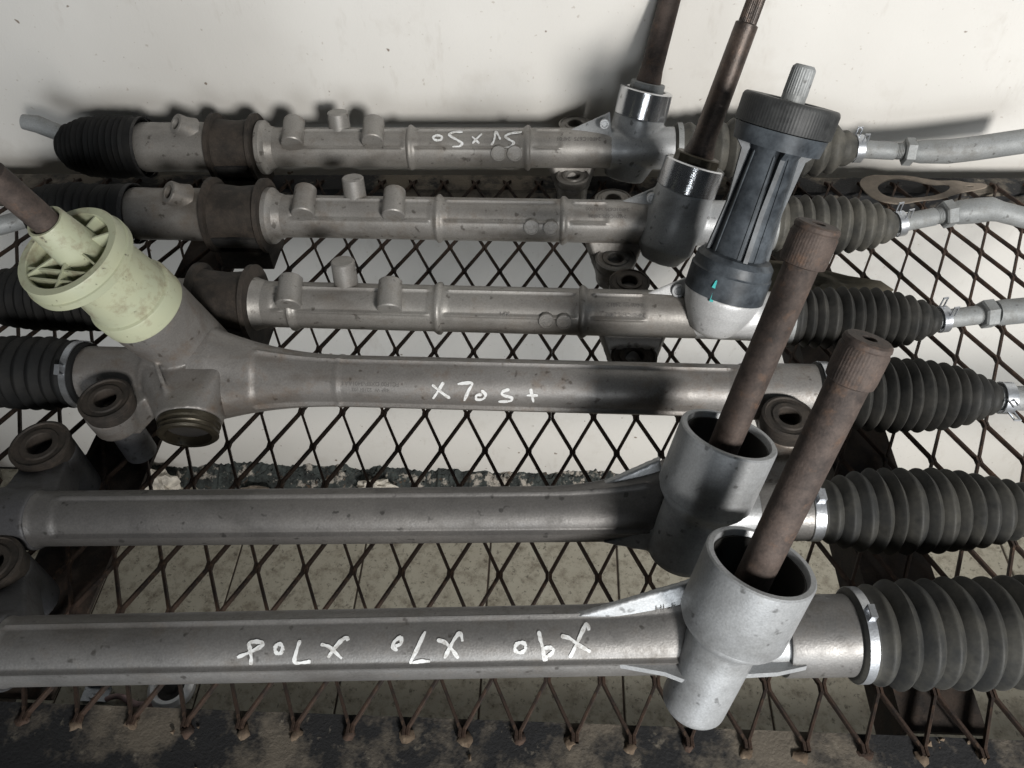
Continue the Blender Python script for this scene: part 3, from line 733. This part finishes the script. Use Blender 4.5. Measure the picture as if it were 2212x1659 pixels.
u_, w_, _ = frame(a)
for k in range(4):                                 # buttress ribs that widen towards the cap
    th = R(-62 + 90*k); d = u_*math.cos(th) + w_*math.sin(th); s_ = np.cross(a, d); mb = MB()
    o_ = lambda tt, rr: P + a*tt + d*rr
    poly = [o_(k3, rp(50, k3)), o_(k3, rp(70, k3)), o_((k3+k4)/2, rp(64, k4)), o_(k4, rp(72, k4)), o_(k5+.001, rp(92, k5)), o_(k5+.001, rp(40, k5))]
    mb.plate(poly, .0036, s_); B('column_rib', mb, 'black_plastic', col, 30)
for k in range(8):
    th = R(-40 + 45*k + (10 if k % 2 else 0)); d = u_*math.cos(th) + w_*math.sin(th); s_ = np.cross(a, d); mb = MB()
    o_ = lambda tt, rr: P + a*tt + d*rr
    mb.plate([o_(k3, rp(50, k3)), o_(k3, rp(62.5, k3)), o_(k4, rp(55, k4)), o_(k5, rp(50, k5))], .0016, s_); B('column_rib', mb, 'black_plastic', col, 30)
rc = rp(104, k6)
B('cap_skirt', MB().lathe([(k5, 0), (k5, rp(94, k5)), (k6, rp(100, k6)), (k6, 0)], P, a, 64), 'black_plastic', col, 30)
B('knurled_cap', MB().lathe([(k6+.0008, 0), (k6+.0008, rc), (k6+.002, rc*1.01), (k7-.003, rc*1.01), (k7-.001, rc*.985), (k7, rc*.95), (k7, rc*.56), (k7-.0015, rc*.52), (k7-.003, rc*.30), (k7-.003, 0)], P, a, 288,
    rmod=lambda r, th, tt: r*(1-.012*(.5+.5*math.cos(96*th))) if k6+.0015 < tt < k7-.0015 and r > rc*.9 else r), 'black_cap', t, 30)
splined_shaft(t, P, a, [(k7-.004, 0), (k7-.004, rp(26, k7)), (k7+.004, rp(26, k7)), (k7+.005, rp(27, k8)), (k8-.004, rp(26, k8)), (k8-.002, rp(25, k8)), (k8, rp(19, k8)), (k8, rp(6, k8)), (k8-.002, 0)], 'rod', (k7+.005, k8-.004), 30, .07)
for s_, e_ in (((1542, 612), (1545, 640)), ((1548, 640), (1546, 668))):
    i0, i1 = st(1563, 632) , 0
mbk = MB()
for (x0, y0, x1, y1) in ((1541, 604, 1544, 632),):
    pass
bellows(rk, t, 1702, 2024, [(1702, 62), (1740, 64), (1820, 70), (1900, 67), (1960, 56), (2005, 38), (2024, 26)], 13, 'boot_b', .20)
clamp(rk, t, 1698, 11, 61, 'rod', None); cuff(rk, t, 1684, 1712, 60, 'boot_b')
q0 = rk.at(rk.S(2010)); q1 = PZ(2150, 676, .054); dv = unit(q1-q0)
clamp(rk, t, 2034, 16, 26, 'zinc', 'spring', R(0), q0 + dv*.010, dv)
tie_rod(rk, t, q0, q1, .0080, np.linalg.norm(q1-q0)-.012, [q1, PZ(2165, 675, .054), PZ(2300, 662, .058)], [.010, .0108, .0108])
tm = MB()                                          # teal paint tick across column foot and housing
for (x0, y0), (x1, y1) in (((1548, 606), (1541, 622)), ((1543, 628), (1536, 652))):
    d0, d1 = unit(ray(x0, y0)), unit(ray(x1, y1)); pts = []
    for d in (d0, d1):
        o = CAM - P; dp = d - a*(d @ a); op = o - a*(o @ a); rr = ra*1.012 if y0 < 625 else ra*.985
        A_, B_, C_ = dp @ dp, 2*dp @ op, op @ op - rr*rr; k_ = (-B_ - math.sqrt(max(B_*B_-4*A_*C_, 0)))/(2*A_); pts.append(CAM + d*k_)
    sd = unit(np.cross(pts[1]-pts[0], d0))*.0014
    tm.plate([pts[0]-sd*.4, pts[0]+sd*.4, pts[1]+sd, pts[1]-sd], .0006, -d0)
B('paint_tick', tm, 'teal_mark', t)

# ------------------------------------------------------------------ rack 4: pinion on the left, cream plastic column
rk = Rack((50, 805), (2000, 855)); S = rk.S; r4 = .0208
t = thing('steering_rack', V(*rk.at(S(1000))[:2], 0), 'steering rack with cream plastic column at its left and white X70 S+ painted on', 'steering rack', GROUP); off = root_loc(t)
def fl4(Sg, Pg):
    k = 1 - np.clip((Sg - S(470))/(S(760)-S(470)), 0, 1)
    return .020*k**2.2*(np.clip(np.cos(Pg-R(-35)), 0, 1)**2 + .75*np.clip(np.cos(Pg-R(120)), 0, 1)**2)
panel_tube(rk, t, S(432), S(1765), r4, 'alu4', [R(-12), R(104)], [(S(740), .004, .0006)], [(S(560), S(1575))], flare=fl4)
L4 = PZ(299, 653, .125)
best = None; dpx = unit(V(-203, -177)); v4 = unit(L4-CAM)
for g in np.arange(-40, 5, 1.0):
    for b_ in np.arange(-40, 10, 1.0):
        a_ = unit(V(math.tan(R(g)), math.tan(R(b_)), 1)); d_ = unit(proj(L4+a_*.05)-proj(L4)); e_ = abs(abs(a_ @ v4)-.64) + 2*abs(d_[0]*dpx[1]-d_[1]*dpx[0]) + (d_ @ dpx < 0)
        if best is None or e_ < best[0]: best = (e_, a_)
a = best[1]; P = L4
def st(x, y): return line_t(P, a, V(x, y))
def rp(px, q): return px/pxm(P + a*q)
mb = MB()                                          # casting
kb = st(430, 768)
mb.lathe([(kb-.02, 0), (kb-.02, .020), (kb, .030), (-.012, .0318), (.004, .031), (.004, 0)], P, a, 48)
mb.cyl(rk.at(S(190)), rk.at(S(345)), .0232, .0232, 48); mb.cyl(rk.at(S(330)), rk.at(S(500)), .0245, .0235, 48)
pl = PZ(410, 908, .046); ap = unit(V(.12, -.93, -.22)); u_, w_, _ = frame(ap)
mb.hull([pl + ap*.001 + (u_*math.cos(q) + w_*math.sin(q))*.0245 for q in np.linspace(0, 6.28, 28)] + [rk.pt(S(x), R(ph), .0238) for x in (335, 400, 500) for ph in (-30, 0, 25, 50, 120)])
wb = [PZ(335, 790, .075), PZ(372, 895, .056)]      # thin cast seam
mb.tube([PZ(332, 770, .0835), PZ(345, 810, .0775), PZ(360, 850, .070), PZ(373, 885, .060)], .0022, 10)
for (x, y, zz, rr) in ((226, 868, .070, .0190),):
    c = PZ(x, y, zz); mb.cyl(c - V(0, 0, .008), V(c[0], c[1], .042), rr, rr*.93, 40); B('bushing_sleeve', MB().cyl(V(c[0], c[1]+.003, .0005), V(c[0], c[1]+.003, .046), .0125, .0125, 32), 'eye', t)
    q = rk.at(S(300)); mb.hull([c + V(dx, dy, dz) for dx in (-.012, .016) for dy in (-.005, .014) for dz in (-.010, -.034)] + [q + V(dx, dy, dz) for dx in (-.03, .03) for dy in (-.005, .01) for dz in (-.015, .010)])
B('pinion_housing', cast(mb, 'pinion_housing', off, .0013, 6), 'alu4', t, 70)
c = PZ(226, 860, .0755); bushing(t, c, V(.03, -.04, 1), .0200, .0082, .013, 'bracket', .004)
B('yoke_plug', MB().lathe([(0, 0), (0, .0235), (.003, .0235), (.004, .022), (.006, .022), (.007, .0228), (.008, .022), (.010, .022), (.011, .0228), (.0125, .021), (.0125, .0175), (.0115, .017), (.004, .0165), (.004, 0)], pl + ap*.0015, ap, 48), 'olive', t, 30)
B('plug_bore', MB().lathe([(.0042, 0), (.0042, .0163), (.0052, .0163), (.0052, 0)], pl + ap*.0015, ap, 40), 'hole', t, 30)
# cream column
kf = st(165, 537) ; kt = st(96, 476)
kl0, kl1 = -.006, .010
c_r = rp(94, 0)
cc = B('cream_column', MB().lathe([(kl0, 0), (kl0, c_r*.98), (kl0+.001, c_r), (kl1, c_r*1.0), (kl1+.001, c_r*.985), (kl1+.002, c_r*.92), (kf-.010, .0262), (kf-.008, .028), (kf-.008, 0)], P, a, 64), 'cream', t, 30)
ec = PZ(150, 551, (P + a*kf)[2]) - (P + a*kf); ec = ec - a*(ec @ a)
fr = rp(124, kf); oc = P + a*(kf-.010) + ec*.8
B('column_flange', MB().lathe([(0, .018), (.0, fr*.97), (.001, fr), (.006, fr), (.0065, fr*.965), (.0075, fr*.96), (.0145, fr*.945), (.0155, fr*.93), (.0155, fr*.80), (.0148, fr*.785), (.004, fr*.78), (.004, .018)], oc, a, 72, loop=True), 'cream', cc, 30)
B('flange_floor', MB().lathe([(.0005, 0), (.0005, fr*.8), (.0042, fr*.8), (.0042, 0)], oc, a, 48), 'cream', cc, 30)
hb = P + a*(kf-.006); hh = kt - kf + .006; hr = rp(43, kt)
B('column_hub', MB().lathe([(0, hr*1.25), (hh-.001, hr), (hh, hr-.0006), (hh, hr*.84), (hh-.001, hr*.80), (.0, hr*.78)], hb, a, 56, loop=True), 'cream', cc, 30)
u_, w_, _ = frame(a)
fc = oc + a*.0095
for k in range(7):                                # lattice between hub and flange
    th = 2*math.pi*k/7; d = u_*math.cos(th) + w_*math.sin(th); p0 = hb + a*((fc-hb) @ a) + d*hr*1.05
    # run out to the flange wall
    x_ = p0 - fc; bq = x_ @ d; cq = x_ @ x_ - (fr*.79)**2; ln = -bq + math.sqrt(max(bq*bq-cq, 0))
    if ln > .004: B('lattice_rib', MB().box(p0 + d*ln/2, ln, .0014, .010, (d, np.cross(a, d), a)), 'cream', cc, 20)
ed = unit(ec); sd = np.cross(a, ed)
for off_, hw in ((.017, .0255), (.0255, .019)):
    B('lattice_rib', MB().box(fc + ed*off_*.9, .0014, hw*2, .009, (ed, sd, a)), 'cream', cc, 20)
sh = st(-25, 380); splined_shaft(t, P, a, [(kf, 0), (kf, rp(30, kt)), (sh, rp(31, kt)), (sh, 0)], 'rust_shaft')
# left boot
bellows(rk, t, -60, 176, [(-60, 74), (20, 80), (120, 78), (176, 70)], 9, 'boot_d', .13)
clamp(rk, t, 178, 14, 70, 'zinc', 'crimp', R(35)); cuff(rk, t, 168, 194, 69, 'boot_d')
# writing and print
rw = r4 - .0013
for nm, lines in (('X', [[(825, 525), (880, 570), (938, 610)], [(897, 510), (865, 560), (830, 612)]]), ('7', [[(985, 522), (1030, 516), (1076, 518), (1050, 570), (1026, 625)]]),
                  ('0', [[(1133, 560), (1160, 585), (1146, 612), (1106, 616), (1104, 592), (1138, 586)]]), ('S', [[(1312, 555), (1272, 566), (1268, 588), (1325, 606), (1314, 626), (1242, 630)]]),
                  ('+', [[(1420, 591), (1490, 592)], [(1444, 550), (1450, 580), (1463, 634)]])):
    B('paint_writing', stroke(rk, rw, lines, 18, (1200, 1200, 1.58)), 'paint_white', t)
lettering(rk, t, 800, 829, 'FC1F00 DXEP-3401AA1', 9, rw, 'stamp_text', True); lettering(rk, t, 800, 842, '4BF W  22101103', 8, rw, 'stamp_text', True)
# right end: sleeve, mounting eye, boot
B('end_sleeve', MB().lathe([(0, 0), (0, r4+.0006), (.003, .0222), (S(1765)-S(1595), .0226), (S(1765)-S(1595), 0)], rk.at(S(1595)), rk.e1, 64), 'alu4', t, 30)
mb = MB(); c = PZ(1706, 905, .064); mb.cyl(c - V(0, 0, .009), V(c[0], c[1], .001), .0195, .018, 40); q = rk.at(S(1690))
mb.hull([c + V(dx, dy, dz) for dx in (-.014, .014) for dy in (-.004, .012) for dz in (-.010, -.030)] + [q + V(dx, dy, dz) for dx in (-.022, .022) for dy in (-.005, .01) for dz in (-.016, .008)])
B('mounting_eye', cast(mb, 'mounting_eye', off, .0012, 5), 'alu4', t, 70)
bushing(t, PZ(1706, 898, .070), V(.06, .02, 1), .0196, .0080, .013, 'bracket', .004)
bellows(rk, t, 1786, 2152, [(1786, 66), (1830, 76), (1930, 84), (2010, 78), (2080, 64), (2130, 44), (2152, 32)], 14, 'boot_b', .19)
clamp(rk, t, 1772, 18, 66, 'zinc', 'crimp', R(15)); cuff(rk, t, 1752, 1792, 65, 'boot_b'); clamp(rk, t, 2170, 22, 32, 'zinc', 'spring', R(75))
B('tie_rod', MB().cyl(rk.at(S(2140)), rk.at(S(2330)), .0095, .0095, 32), 'rod', t)

# ------------------------------------------------------------------ racks 5 and 6: open cup housings
def cup_rack(cfg):
    rk = Rack(*cfg['axis']); S = rk.S; r0 = cfg['r']
    t = thing('steering_rack', V(*rk.at(S(1000))[:2], 0), cfg['label'], 'steering rack', GROUP); off = root_loc(t)
    f0, f1 = cfg['flare']
    def fl(Sg, Pg):
        k = np.clip((Sg - S(f0))/(S(f1)-S(f0)), 0, 1); return cfg['flare_h']*k**2*np.clip(np.cos(Pg-R(-48)), 0, 1)**3
    panel_tube(rk, t, S(cfg['x0']), S(cfg['x1']), r0, cfg['alu'], [R(q) for q in cfg['ridges']], cfg['rings'](S), [(S(cfg['panel'][0]), S(cfg['panel'][1]))], flare=fl)
    P = PZ(*cfg['rim'], cfg['z']); a = unit(V(math.tan(R(cfg['lean'][0])), math.tan(R(cfg['lean'][1])), 1))
    rr = cfg['cup_r']; kS = line_t(P, a, V(*cfg['seam'])); kN = line_t(P, a, V(*cfg['nose'])); rn = cfg['nose_r']; ri = rr - .0042
    dp = min(cfg['depth'], -kS - .006)
    mb = MB().lathe([(kN, 0), (kN, rn-.007), (kN+.002, rn-.0025), (kN+.006, rn), (kS-.012, rn*1.04), (kS-.003, rr*.95), (kS+.004, rr*.955), (kS+.004, 0)], P, a, 72)
    B('pinion_cup', MB().lathe([(kS, ri*.5), (kS, rr-.0008), (kS+.0010, rr), (-.0010, rr), (0, rr-.0009), (0, ri+.0006), (-.001, ri), (min(-dp, kS+.0045), ri), (min(-dp, kS+.0045), ri*.5)], P, a, 96, loop=True), cfg['house_mat'], t, 40)
    h0, h1 = cfg['house']
    mb.cyl(rk.at(S(h0)), rk.at(S(h1)), r0*.985, r0*1.0, 48)
    for w, th in cfg['webs']:
        pts = [PZ(x, y, zz) for x, y, zz in w]; nn = unit(np.cross(pts[1]-pts[0], pts[2]-pts[0])); mb.hull([p + nn*th*k for p in pts for k in (-.5, .5)])
    for w, th in cfg.get('fins', ()):
        pts = [rk.pt(S(x), R(ph), rr_) for x, ph, rr_ in w]; nn = unit(np.cross(pts[1]-pts[0], pts[2]-pts[0])); mb.hull([p + nn*th*k for p in pts for k in (-.5, .5)])
    for w in cfg.get('gussets', ()):
        B('gusset', MB().plate([rk.pt(S(x), R(ph), rr_) for x, ph, rr_ in w], .0036, rk.dir(R(-17))), cfg['house_mat'], t, 20)
    B('pinion_housing', cast(mb, 'pinion_housing', off, .0013, 4), cfg['house_mat'], t, 60)
    # steering shaft standing in the open bore
    kt = line_t(P, a, V(*cfg['tip'])); ks = line_t(P, a, V(*cfg['spline'])); rs = cfg['shaft_r']; rt = cfg['tip_r']
    base = P - a*(dp-.001)
    def rmod(r, th, tt): return r*(1-.016*(.5+.5*math.cos(48*th))) if dp+ks+.003 < tt < dp+kt-.005 else r
    o0 = cfg.get('shift', V(0, 0, 0))
    B('pinion_shaft', MB().lathe([(0, 0), (0, rs*.8), (dp*.45, rs*.8), (dp*.5, rs*.97), (dp+ks, rs), (dp+ks+.001, rt*.97), (dp+ks+.004, rt), (dp+kt-.006, rt), (dp+kt-.004, rt*.93), (dp+kt-.003, rt*.98), (dp+kt-.001, rt*.95), (dp+kt, rt*.86), (dp+kt, rt*.3), (dp+kt-.004, rt*.24), (dp+kt-.004, 0)], base + o0, a, 192, rmod=rmod), 'rust_shaft', t, 35)
    B('bore_liner', MB().lathe([(-dp+.001, ri*.985), (-.004, ri-.0002), (-.004, ri-.0012), (-dp+.001, ri*.985-.0012)], P, a, 64, loop=True), 'hole', t)
    B('bore_seal', MB().lathe([(-dp, 0), (-dp, ri*.99), (-dp+.003, ri*.98), (-dp+.004, ri*.6), (-dp+.001, ri*.5), (-dp+.001, 0)], P, a, 48), 'hole', t)
    # right hand sleeve and boot
    B('end_sleeve', MB().lathe([(0, 0), (0, cfg['sleeve_r']*.98), (.002, cfg['sleeve_r']), (S(cfg['clamp'][0])-S(h1)+.010, cfg['sleeve_r']), (S(cfg['clamp'][0])-S(h1)+.010, 0)], rk.at(S(h1)-.010), rk.e1, 64), cfg['sleeve_mat'], t, 30)
    clamp(rk, t, *cfg['clamp'], 'zinc', 'crimp', cfg.get('ear', R(5)))
    cuff(rk, t, cfg['clamp'][0] - cfg['clamp'][1]*.95, cfg['boot'][0]+8, cfg['clamp'][2], cfg['boot_mat'])
    b = cfg['boot']; bellows(rk, t, b[0], b[1], b[2], b[3], cfg['boot_mat'], b[4], 88)
    # left mounting eye
    for (x, y, zz), re in cfg['eyes']:
        c = PZ(x, y, zz); mb = MB(); mb.cyl(c - V(0, 0, .012), V(c[0], c[1], .001), re*.95, re*.9, 40); q = rk.at(S(cfg['x0'])-.004)
        mb.hull([c + V(dx, dy, dz) for dx in (-.014, .014) for dy in (-.012, .005) for dz in (-.014, -.034)] + [q + V(dx, dy, dz) for dx in (-.02, .02) for dy in (-.008, .012) for dz in (-.018, .014)])
        mb.cyl(rk.at(S(cfg['x0'])-.09), rk.at(S(cfg['x0'])+.004), r0*1.14, r0*1.14, 44)
        B('mounting_eye', cast(mb, 'mounting_eye', off, .0013, 5), cfg['eye_mat'], t, 60); bushing(t, c + V(0, 0, .001), V(.03, -.03, 1), re, re*.42, .014, 'bracket', .005)
    return rk, t, P, a
R5 = cup_rack(dict(axis=((100, 1120), (2100, 1102)), r=.0193, alu='alu5', label='bare dark steering rack second from the front, open cup housing, nothing painted on it',
    x0=78, x1=1500, panel=(140, 1400), rings=lambda S: [(S(82), .008, .0012)], ridges=(-15, 72), flare=(1180, 1450), flare_h=.020,
    rim=(1575.7, 936.4), z=.128, lean=(15.5, 24), cup_r=.0308, seam=(1525, 1065), nose=(1466, 1215), nose_r=.0215, depth=.052, drop=.014, house=(1425, 1660),
    webs=[([(1285, 1050, .066), (1425, 988, .085), (1440, 1060, .062)], .006), ([(1300, 1168, .045), (1440, 1195, .040), (1440, 1130, .06)], .006)],
    house_mat='alu_clean', tip=(1772, 490), spline=(1740, 580), shaft_r=.0098, tip_r=.0132, sleeve_r=.0198, sleeve_mat='alu5', clamp=(1752, 22, 60), boot_mat='boot_c',
    boot=(1770, 2290, [(1770, 62), (1800, 76), (1880, 92), (2000, 96), (2100, 84), (2180, 66), (2290, 40)], 16, .19), eyes=[((85, 960, .062), .0215)], eye_mat='eye'))
R6 = cup_rack(dict(axis=((100, 1405), (2100, 1366)), r=.0212, alu='alu6', label='frontmost steering rack, white X90 X70 X70P painted upside down along its tube',
    x0=10, x1=1540, panel=(28, 1490), rings=lambda S: [(S(14), .008, .001)], ridges=(-20, 61), flare=(1250, 1480), flare_h=.010,
    rim=(1645.5, 1212), z=.128, lean=(15, 23.5), cup_r=.0310, seam=(1588, 1345), nose=(1497, 1535), nose_r=.0195, depth=.058, drop=.014, house=(1465, 1720),
    webs=[], fins=[([(1235, -22, .0205), (1400, -25, .0285), (1490, -27, .044), (1500, -22, .016)], .005)], gussets=[[(1330, 68, .0212), (1420, 72, .0262), (1505, 76, .0365), (1520, 72, .012), (1340, 70, .012)], [(1568, 73, .0285), (1650, 71, .0282), (1712, 68, .0252), (1715, 70, .012), (1575, 72, .012)]],
    house_mat='alu_clean', tip=(1890, 742), spline=(1846, 835), shaft_r=.0102, tip_r=.0122, sleeve_r=.0245, sleeve_mat='alu6', clamp=(1846, 19, 97), boot_mat='boot_c',
    boot=(1862, 2330, [(1862, 100), (1892, 112), (1990, 118), (2210, 118), (2330, 100)], 11, .18), eyes=[((-22, 1216, .060), .0205)], eye_mat='eye', ear=R(0)))
rk, t, P, a = R6
Z3 = (1200, 2010, 1.58); Zb = (0, 2010, 1.58); rw = .0212 - .0013
for lines, z in (([[(1635, 828), (1690, 843), (1740, 880), (1790, 908), (1822, 926)], [(1812, 792), (1797, 752), (1770, 800), (1730, 885), (1690, 962)]], Z3),
                 ([[(1495, 798), (1506, 850), (1520, 905), (1532, 985)], [(1522, 905), (1565, 900), (1588, 915), (1570, 942), (1545, 955), (1538, 980)]], Z3),
                 ([ell(1380, 900, 36, 30, -.4)], Z3),
                 ([[(855, 853), (905, 868), (950, 912), (990, 966)], [(1016, 862), (1002, 812), (970, 840), (935, 902), (902, 966)]], Z3),
                 ([[(782, 800), (730, 910), (690, 994), (750, 984), (812, 984)]], Z3),
                 ([[(632, 832), (588, 862), (580, 900), (608, 917)], [(632, 832), (628, 875), (594, 892)]], Z3),
                 ([[(124, 880), (172, 893), (212, 925), (257, 968)], [(296, 856), (284, 838), (250, 860), (205, 912), (170, 962)]], Z3),
                 ([[(1890, 855), (1868, 920), (1857, 990), (1910, 992), (1958, 985)]], Zb), ([ell(1757, 908, 24, 30, .1)], Zb),
                 ([[(1495, 961), (1572, 930), (1640, 895), (1657, 872), (1610, 864), (1570, 872), (1574, 905), (1583, 960), (1580, 1006)]], Zb)):
    B('paint_writing', stroke(rk, rw, lines, 22, z), 'paint_white', t)

cu = bpy.data.curves.new('t', 'FONT'); cu.body = 'HL-F'; cu.size = 1; cu.align_x = 'CENTER'; cu.align_y = 'CENTER'
ob = bpy.data.objects.new('t', cu); COL.objects.link(ob); dg = bpy.context.evaluated_depsgraph_get(); me = bpy.data.meshes.new_from_object(ob.evaluated_get(dg)); bpy.data.objects.remove(ob)
s_ = rk.S(1430); dv = rk.dir(R(-25)); dn = rk.dir(R(65)); org = rk.at(s_) + dv*.0262 + dn*.0034; ux = unit(rk.e1 + dv*.13); mb = MB()
mb.add([org + ux*v.co.x*.0062 + dv*v.co.y*.0062 for v in me.vertices], [tuple(q.vertices) for q in me.polygons]); B('cast_lettering', mb, 'stamp_text', t)

# ------------------------------------------------------------------ small things lying about
def sheet(name, outline, z, th, mat, label, cat, holes=(), curl=None):
    pts = [PZ(x, y, z) for x, y in outline]; b = bmesh.new()
    f = b.faces.new([b.verts.new(tuple(p)) for p in pts]); me = bpy.data.meshes.new(name)
    b.to_mesh(me); b.free(); return pts
# flat gasket plate with openings, leaning on the back rail
def ring_plate(name, outer, inners, z, th, mat, label, cat):
    cu = bpy.data.curves.new(name, 'CURVE'); cu.dimensions = '2D'; cu.fill_mode = 'BOTH'; cu.extrude = th/2; cu.bevel_depth = .0002
    O = PZ(*outer[0], z)
    for loop in [outer] + list(inners):
        sp = cu.splines.new('NURBS'); sp.points.add(len(loop)-1); sp.use_cyclic_u = True; sp.order_u = 3
        for q, (x, y) in zip(sp.points, loop): w3 = PZ(x, y, z) - O; q.co = (w3[0], w3[1], 0, 1)
    ob = bpy.data.objects.new('tmp', cu); COL.objects.link(ob); dg = bpy.context.evaluated_depsgraph_get()
    me = bpy.data.meshes.new_from_object(ob.evaluated_get(dg)); bpy.data.objects.remove(ob)
    o = B(name, me, mat, None, 30); o.location = tuple(O); return tag(o, label, cat)
g = ring_plate('gasket_plate', [(1852, 392), (1880, 380), (1915, 383), (1962, 384), (2020, 397), (2062, 396), (2085, 402), (2124, 404), (2132, 411), (2098, 417), (2066, 421), (2034, 432), (1984, 434), (1944, 441), (1902, 433), (1872, 418)],
    [[(1888, 405), (1920, 388), (1965, 391), (2010, 404), (2042, 402), (2054, 411), (2030, 424), (1975, 430), (1915, 427)], [(2078, 408), (2092, 406), (2104, 409), (2092, 412)]], .003, .0012, 'gasket',
    'thin dusty brown gasket plate with wavy opening behind the second rack', 'gasket')
g.rotation_euler = (R(3), R(-2), 0)
def soft_sheet(name, outline, z, mat, label, cat, amp):
    pts = np.array([PZ(x, y, z) for x, y in outline]); c = pts.mean(0); mb = MB(); n = len(pts); K = 8; G = []
    for k in range(1, K+1): G.append([c + (p-c)*k/K + V(0, 0, amp*math.sin(9*k/K+i*1.3)*(1-.3*k/K)) for i, p in enumerate(pts)])
    G = np.array(G); top = G + V(0, 0, .0008); Gs = np.concatenate([top, G[::-1]], 0)
    mb.grid(Gs, wrap=True, caps=True); o = B(name, mb, mat, None, 60, loc=c*V(1, 1, 0)); return tag(o, label, cat)
soft_sheet('plastic_sheet', [(1600, 560), (1690, 562), (1760, 575), (1830, 598), (1900, 612), (1930, 628), (1880, 660), (1740, 680), (1620, 690), (1580, 640)], .006, 'sheet', 'dusty olive plastic sheet lying under the boots of the second and third racks', 'sheet', .0035)
c = PZ(372, 1486, FZ+.006)
br = thing('bearing_ring', V(c[0], c[1], FZ), 'bright silver bearing ring on the floor seen through the mesh below the frontmost rack', 'bearing ring')
B('outer_race', MB().lathe([(.0, .024), (0, .034), (.002, .0355), (.012, .0355), (.017, .031), (.018, .029), (.018, .024), (.012, .022)], (c[0], c[1], FZ+.0005), (0, 0, 1), 64, loop=True), 'bright_ring', br, 25)
B('inner_core', MB().lathe([(0, 0), (0, .0215), (.009, .0215), (.010, .012), (.014, .010), (.016, .006), (.017, 0)], (c[0], c[1], FZ+.0006), (0, 0, 1), 48), 'black_rubber', br, 30)
c = PZ(208, 1500, FZ+.004); mb = MB().box((c[0], c[1], FZ+.004), .042, .022, .0035); mb.box((c[0], c[1]+.0125, FZ+.009), .036, .003, .012); mb.cyl((c[0]-.004, c[1]-.004, FZ+.005), (c[0]-.004, c[1]-.004, FZ+.009), .005, .004, 16)
tag(B('metal_clip', mb, 'zinc', None, 30, loc=(c[0], c[1], FZ)), 'small silver metal clip on the dark floor left of the bearing ring', 'clip')
mb = MB(); c0 = PZ(230, 1512, FZ+.006); c1 = PZ(345, 1522, FZ+.006)
mb.tube([c0 + (c1-c0)*k + V(0, .006*math.sin(7*k), .002+.002*math.sin(11*k)) for k in np.linspace(0, 1, 14)], [.004+.003*math.sin(3*k)**2 for k in range(14)], 12)
tag(B('rag_strip', mb, 'cloth', None, 60, loc=V(c0[0], c0[1], FZ)), 'faded pinkish rag strip on the floor beside the bearing ring', 'rag')

mb = MB(); gc = np.random.default_rng(5)            # loose dirt lying on the front rail
for k in range(100):
    q = PZ(gc.normal(2085, 60), gc.normal(1578, 14), -.0046) if k < 90 else V(gc.uniform(-.42, .42), gc.uniform(.118, .154), -.0046)
    if not (.10 < q[1] < .158): continue
    r_ = abs(gc.normal(.0009, .0007)) + .0005; pts = [q + V(*(unit(gc.normal(0, 1, 3))*r_*gc.uniform(.7, 1.2))) + V(0, 0, r_*.5) for _ in range(9)]
    mb.hull(pts)
o = B('dirt_crumbs', mb, 'weld', None, 20, loc=(.2, .13, -.0046)); o['kind'] = 'stuff'
tag(o, 'loose pale dirt crumbs scattered on the front rail of the shelf', 'dirt')
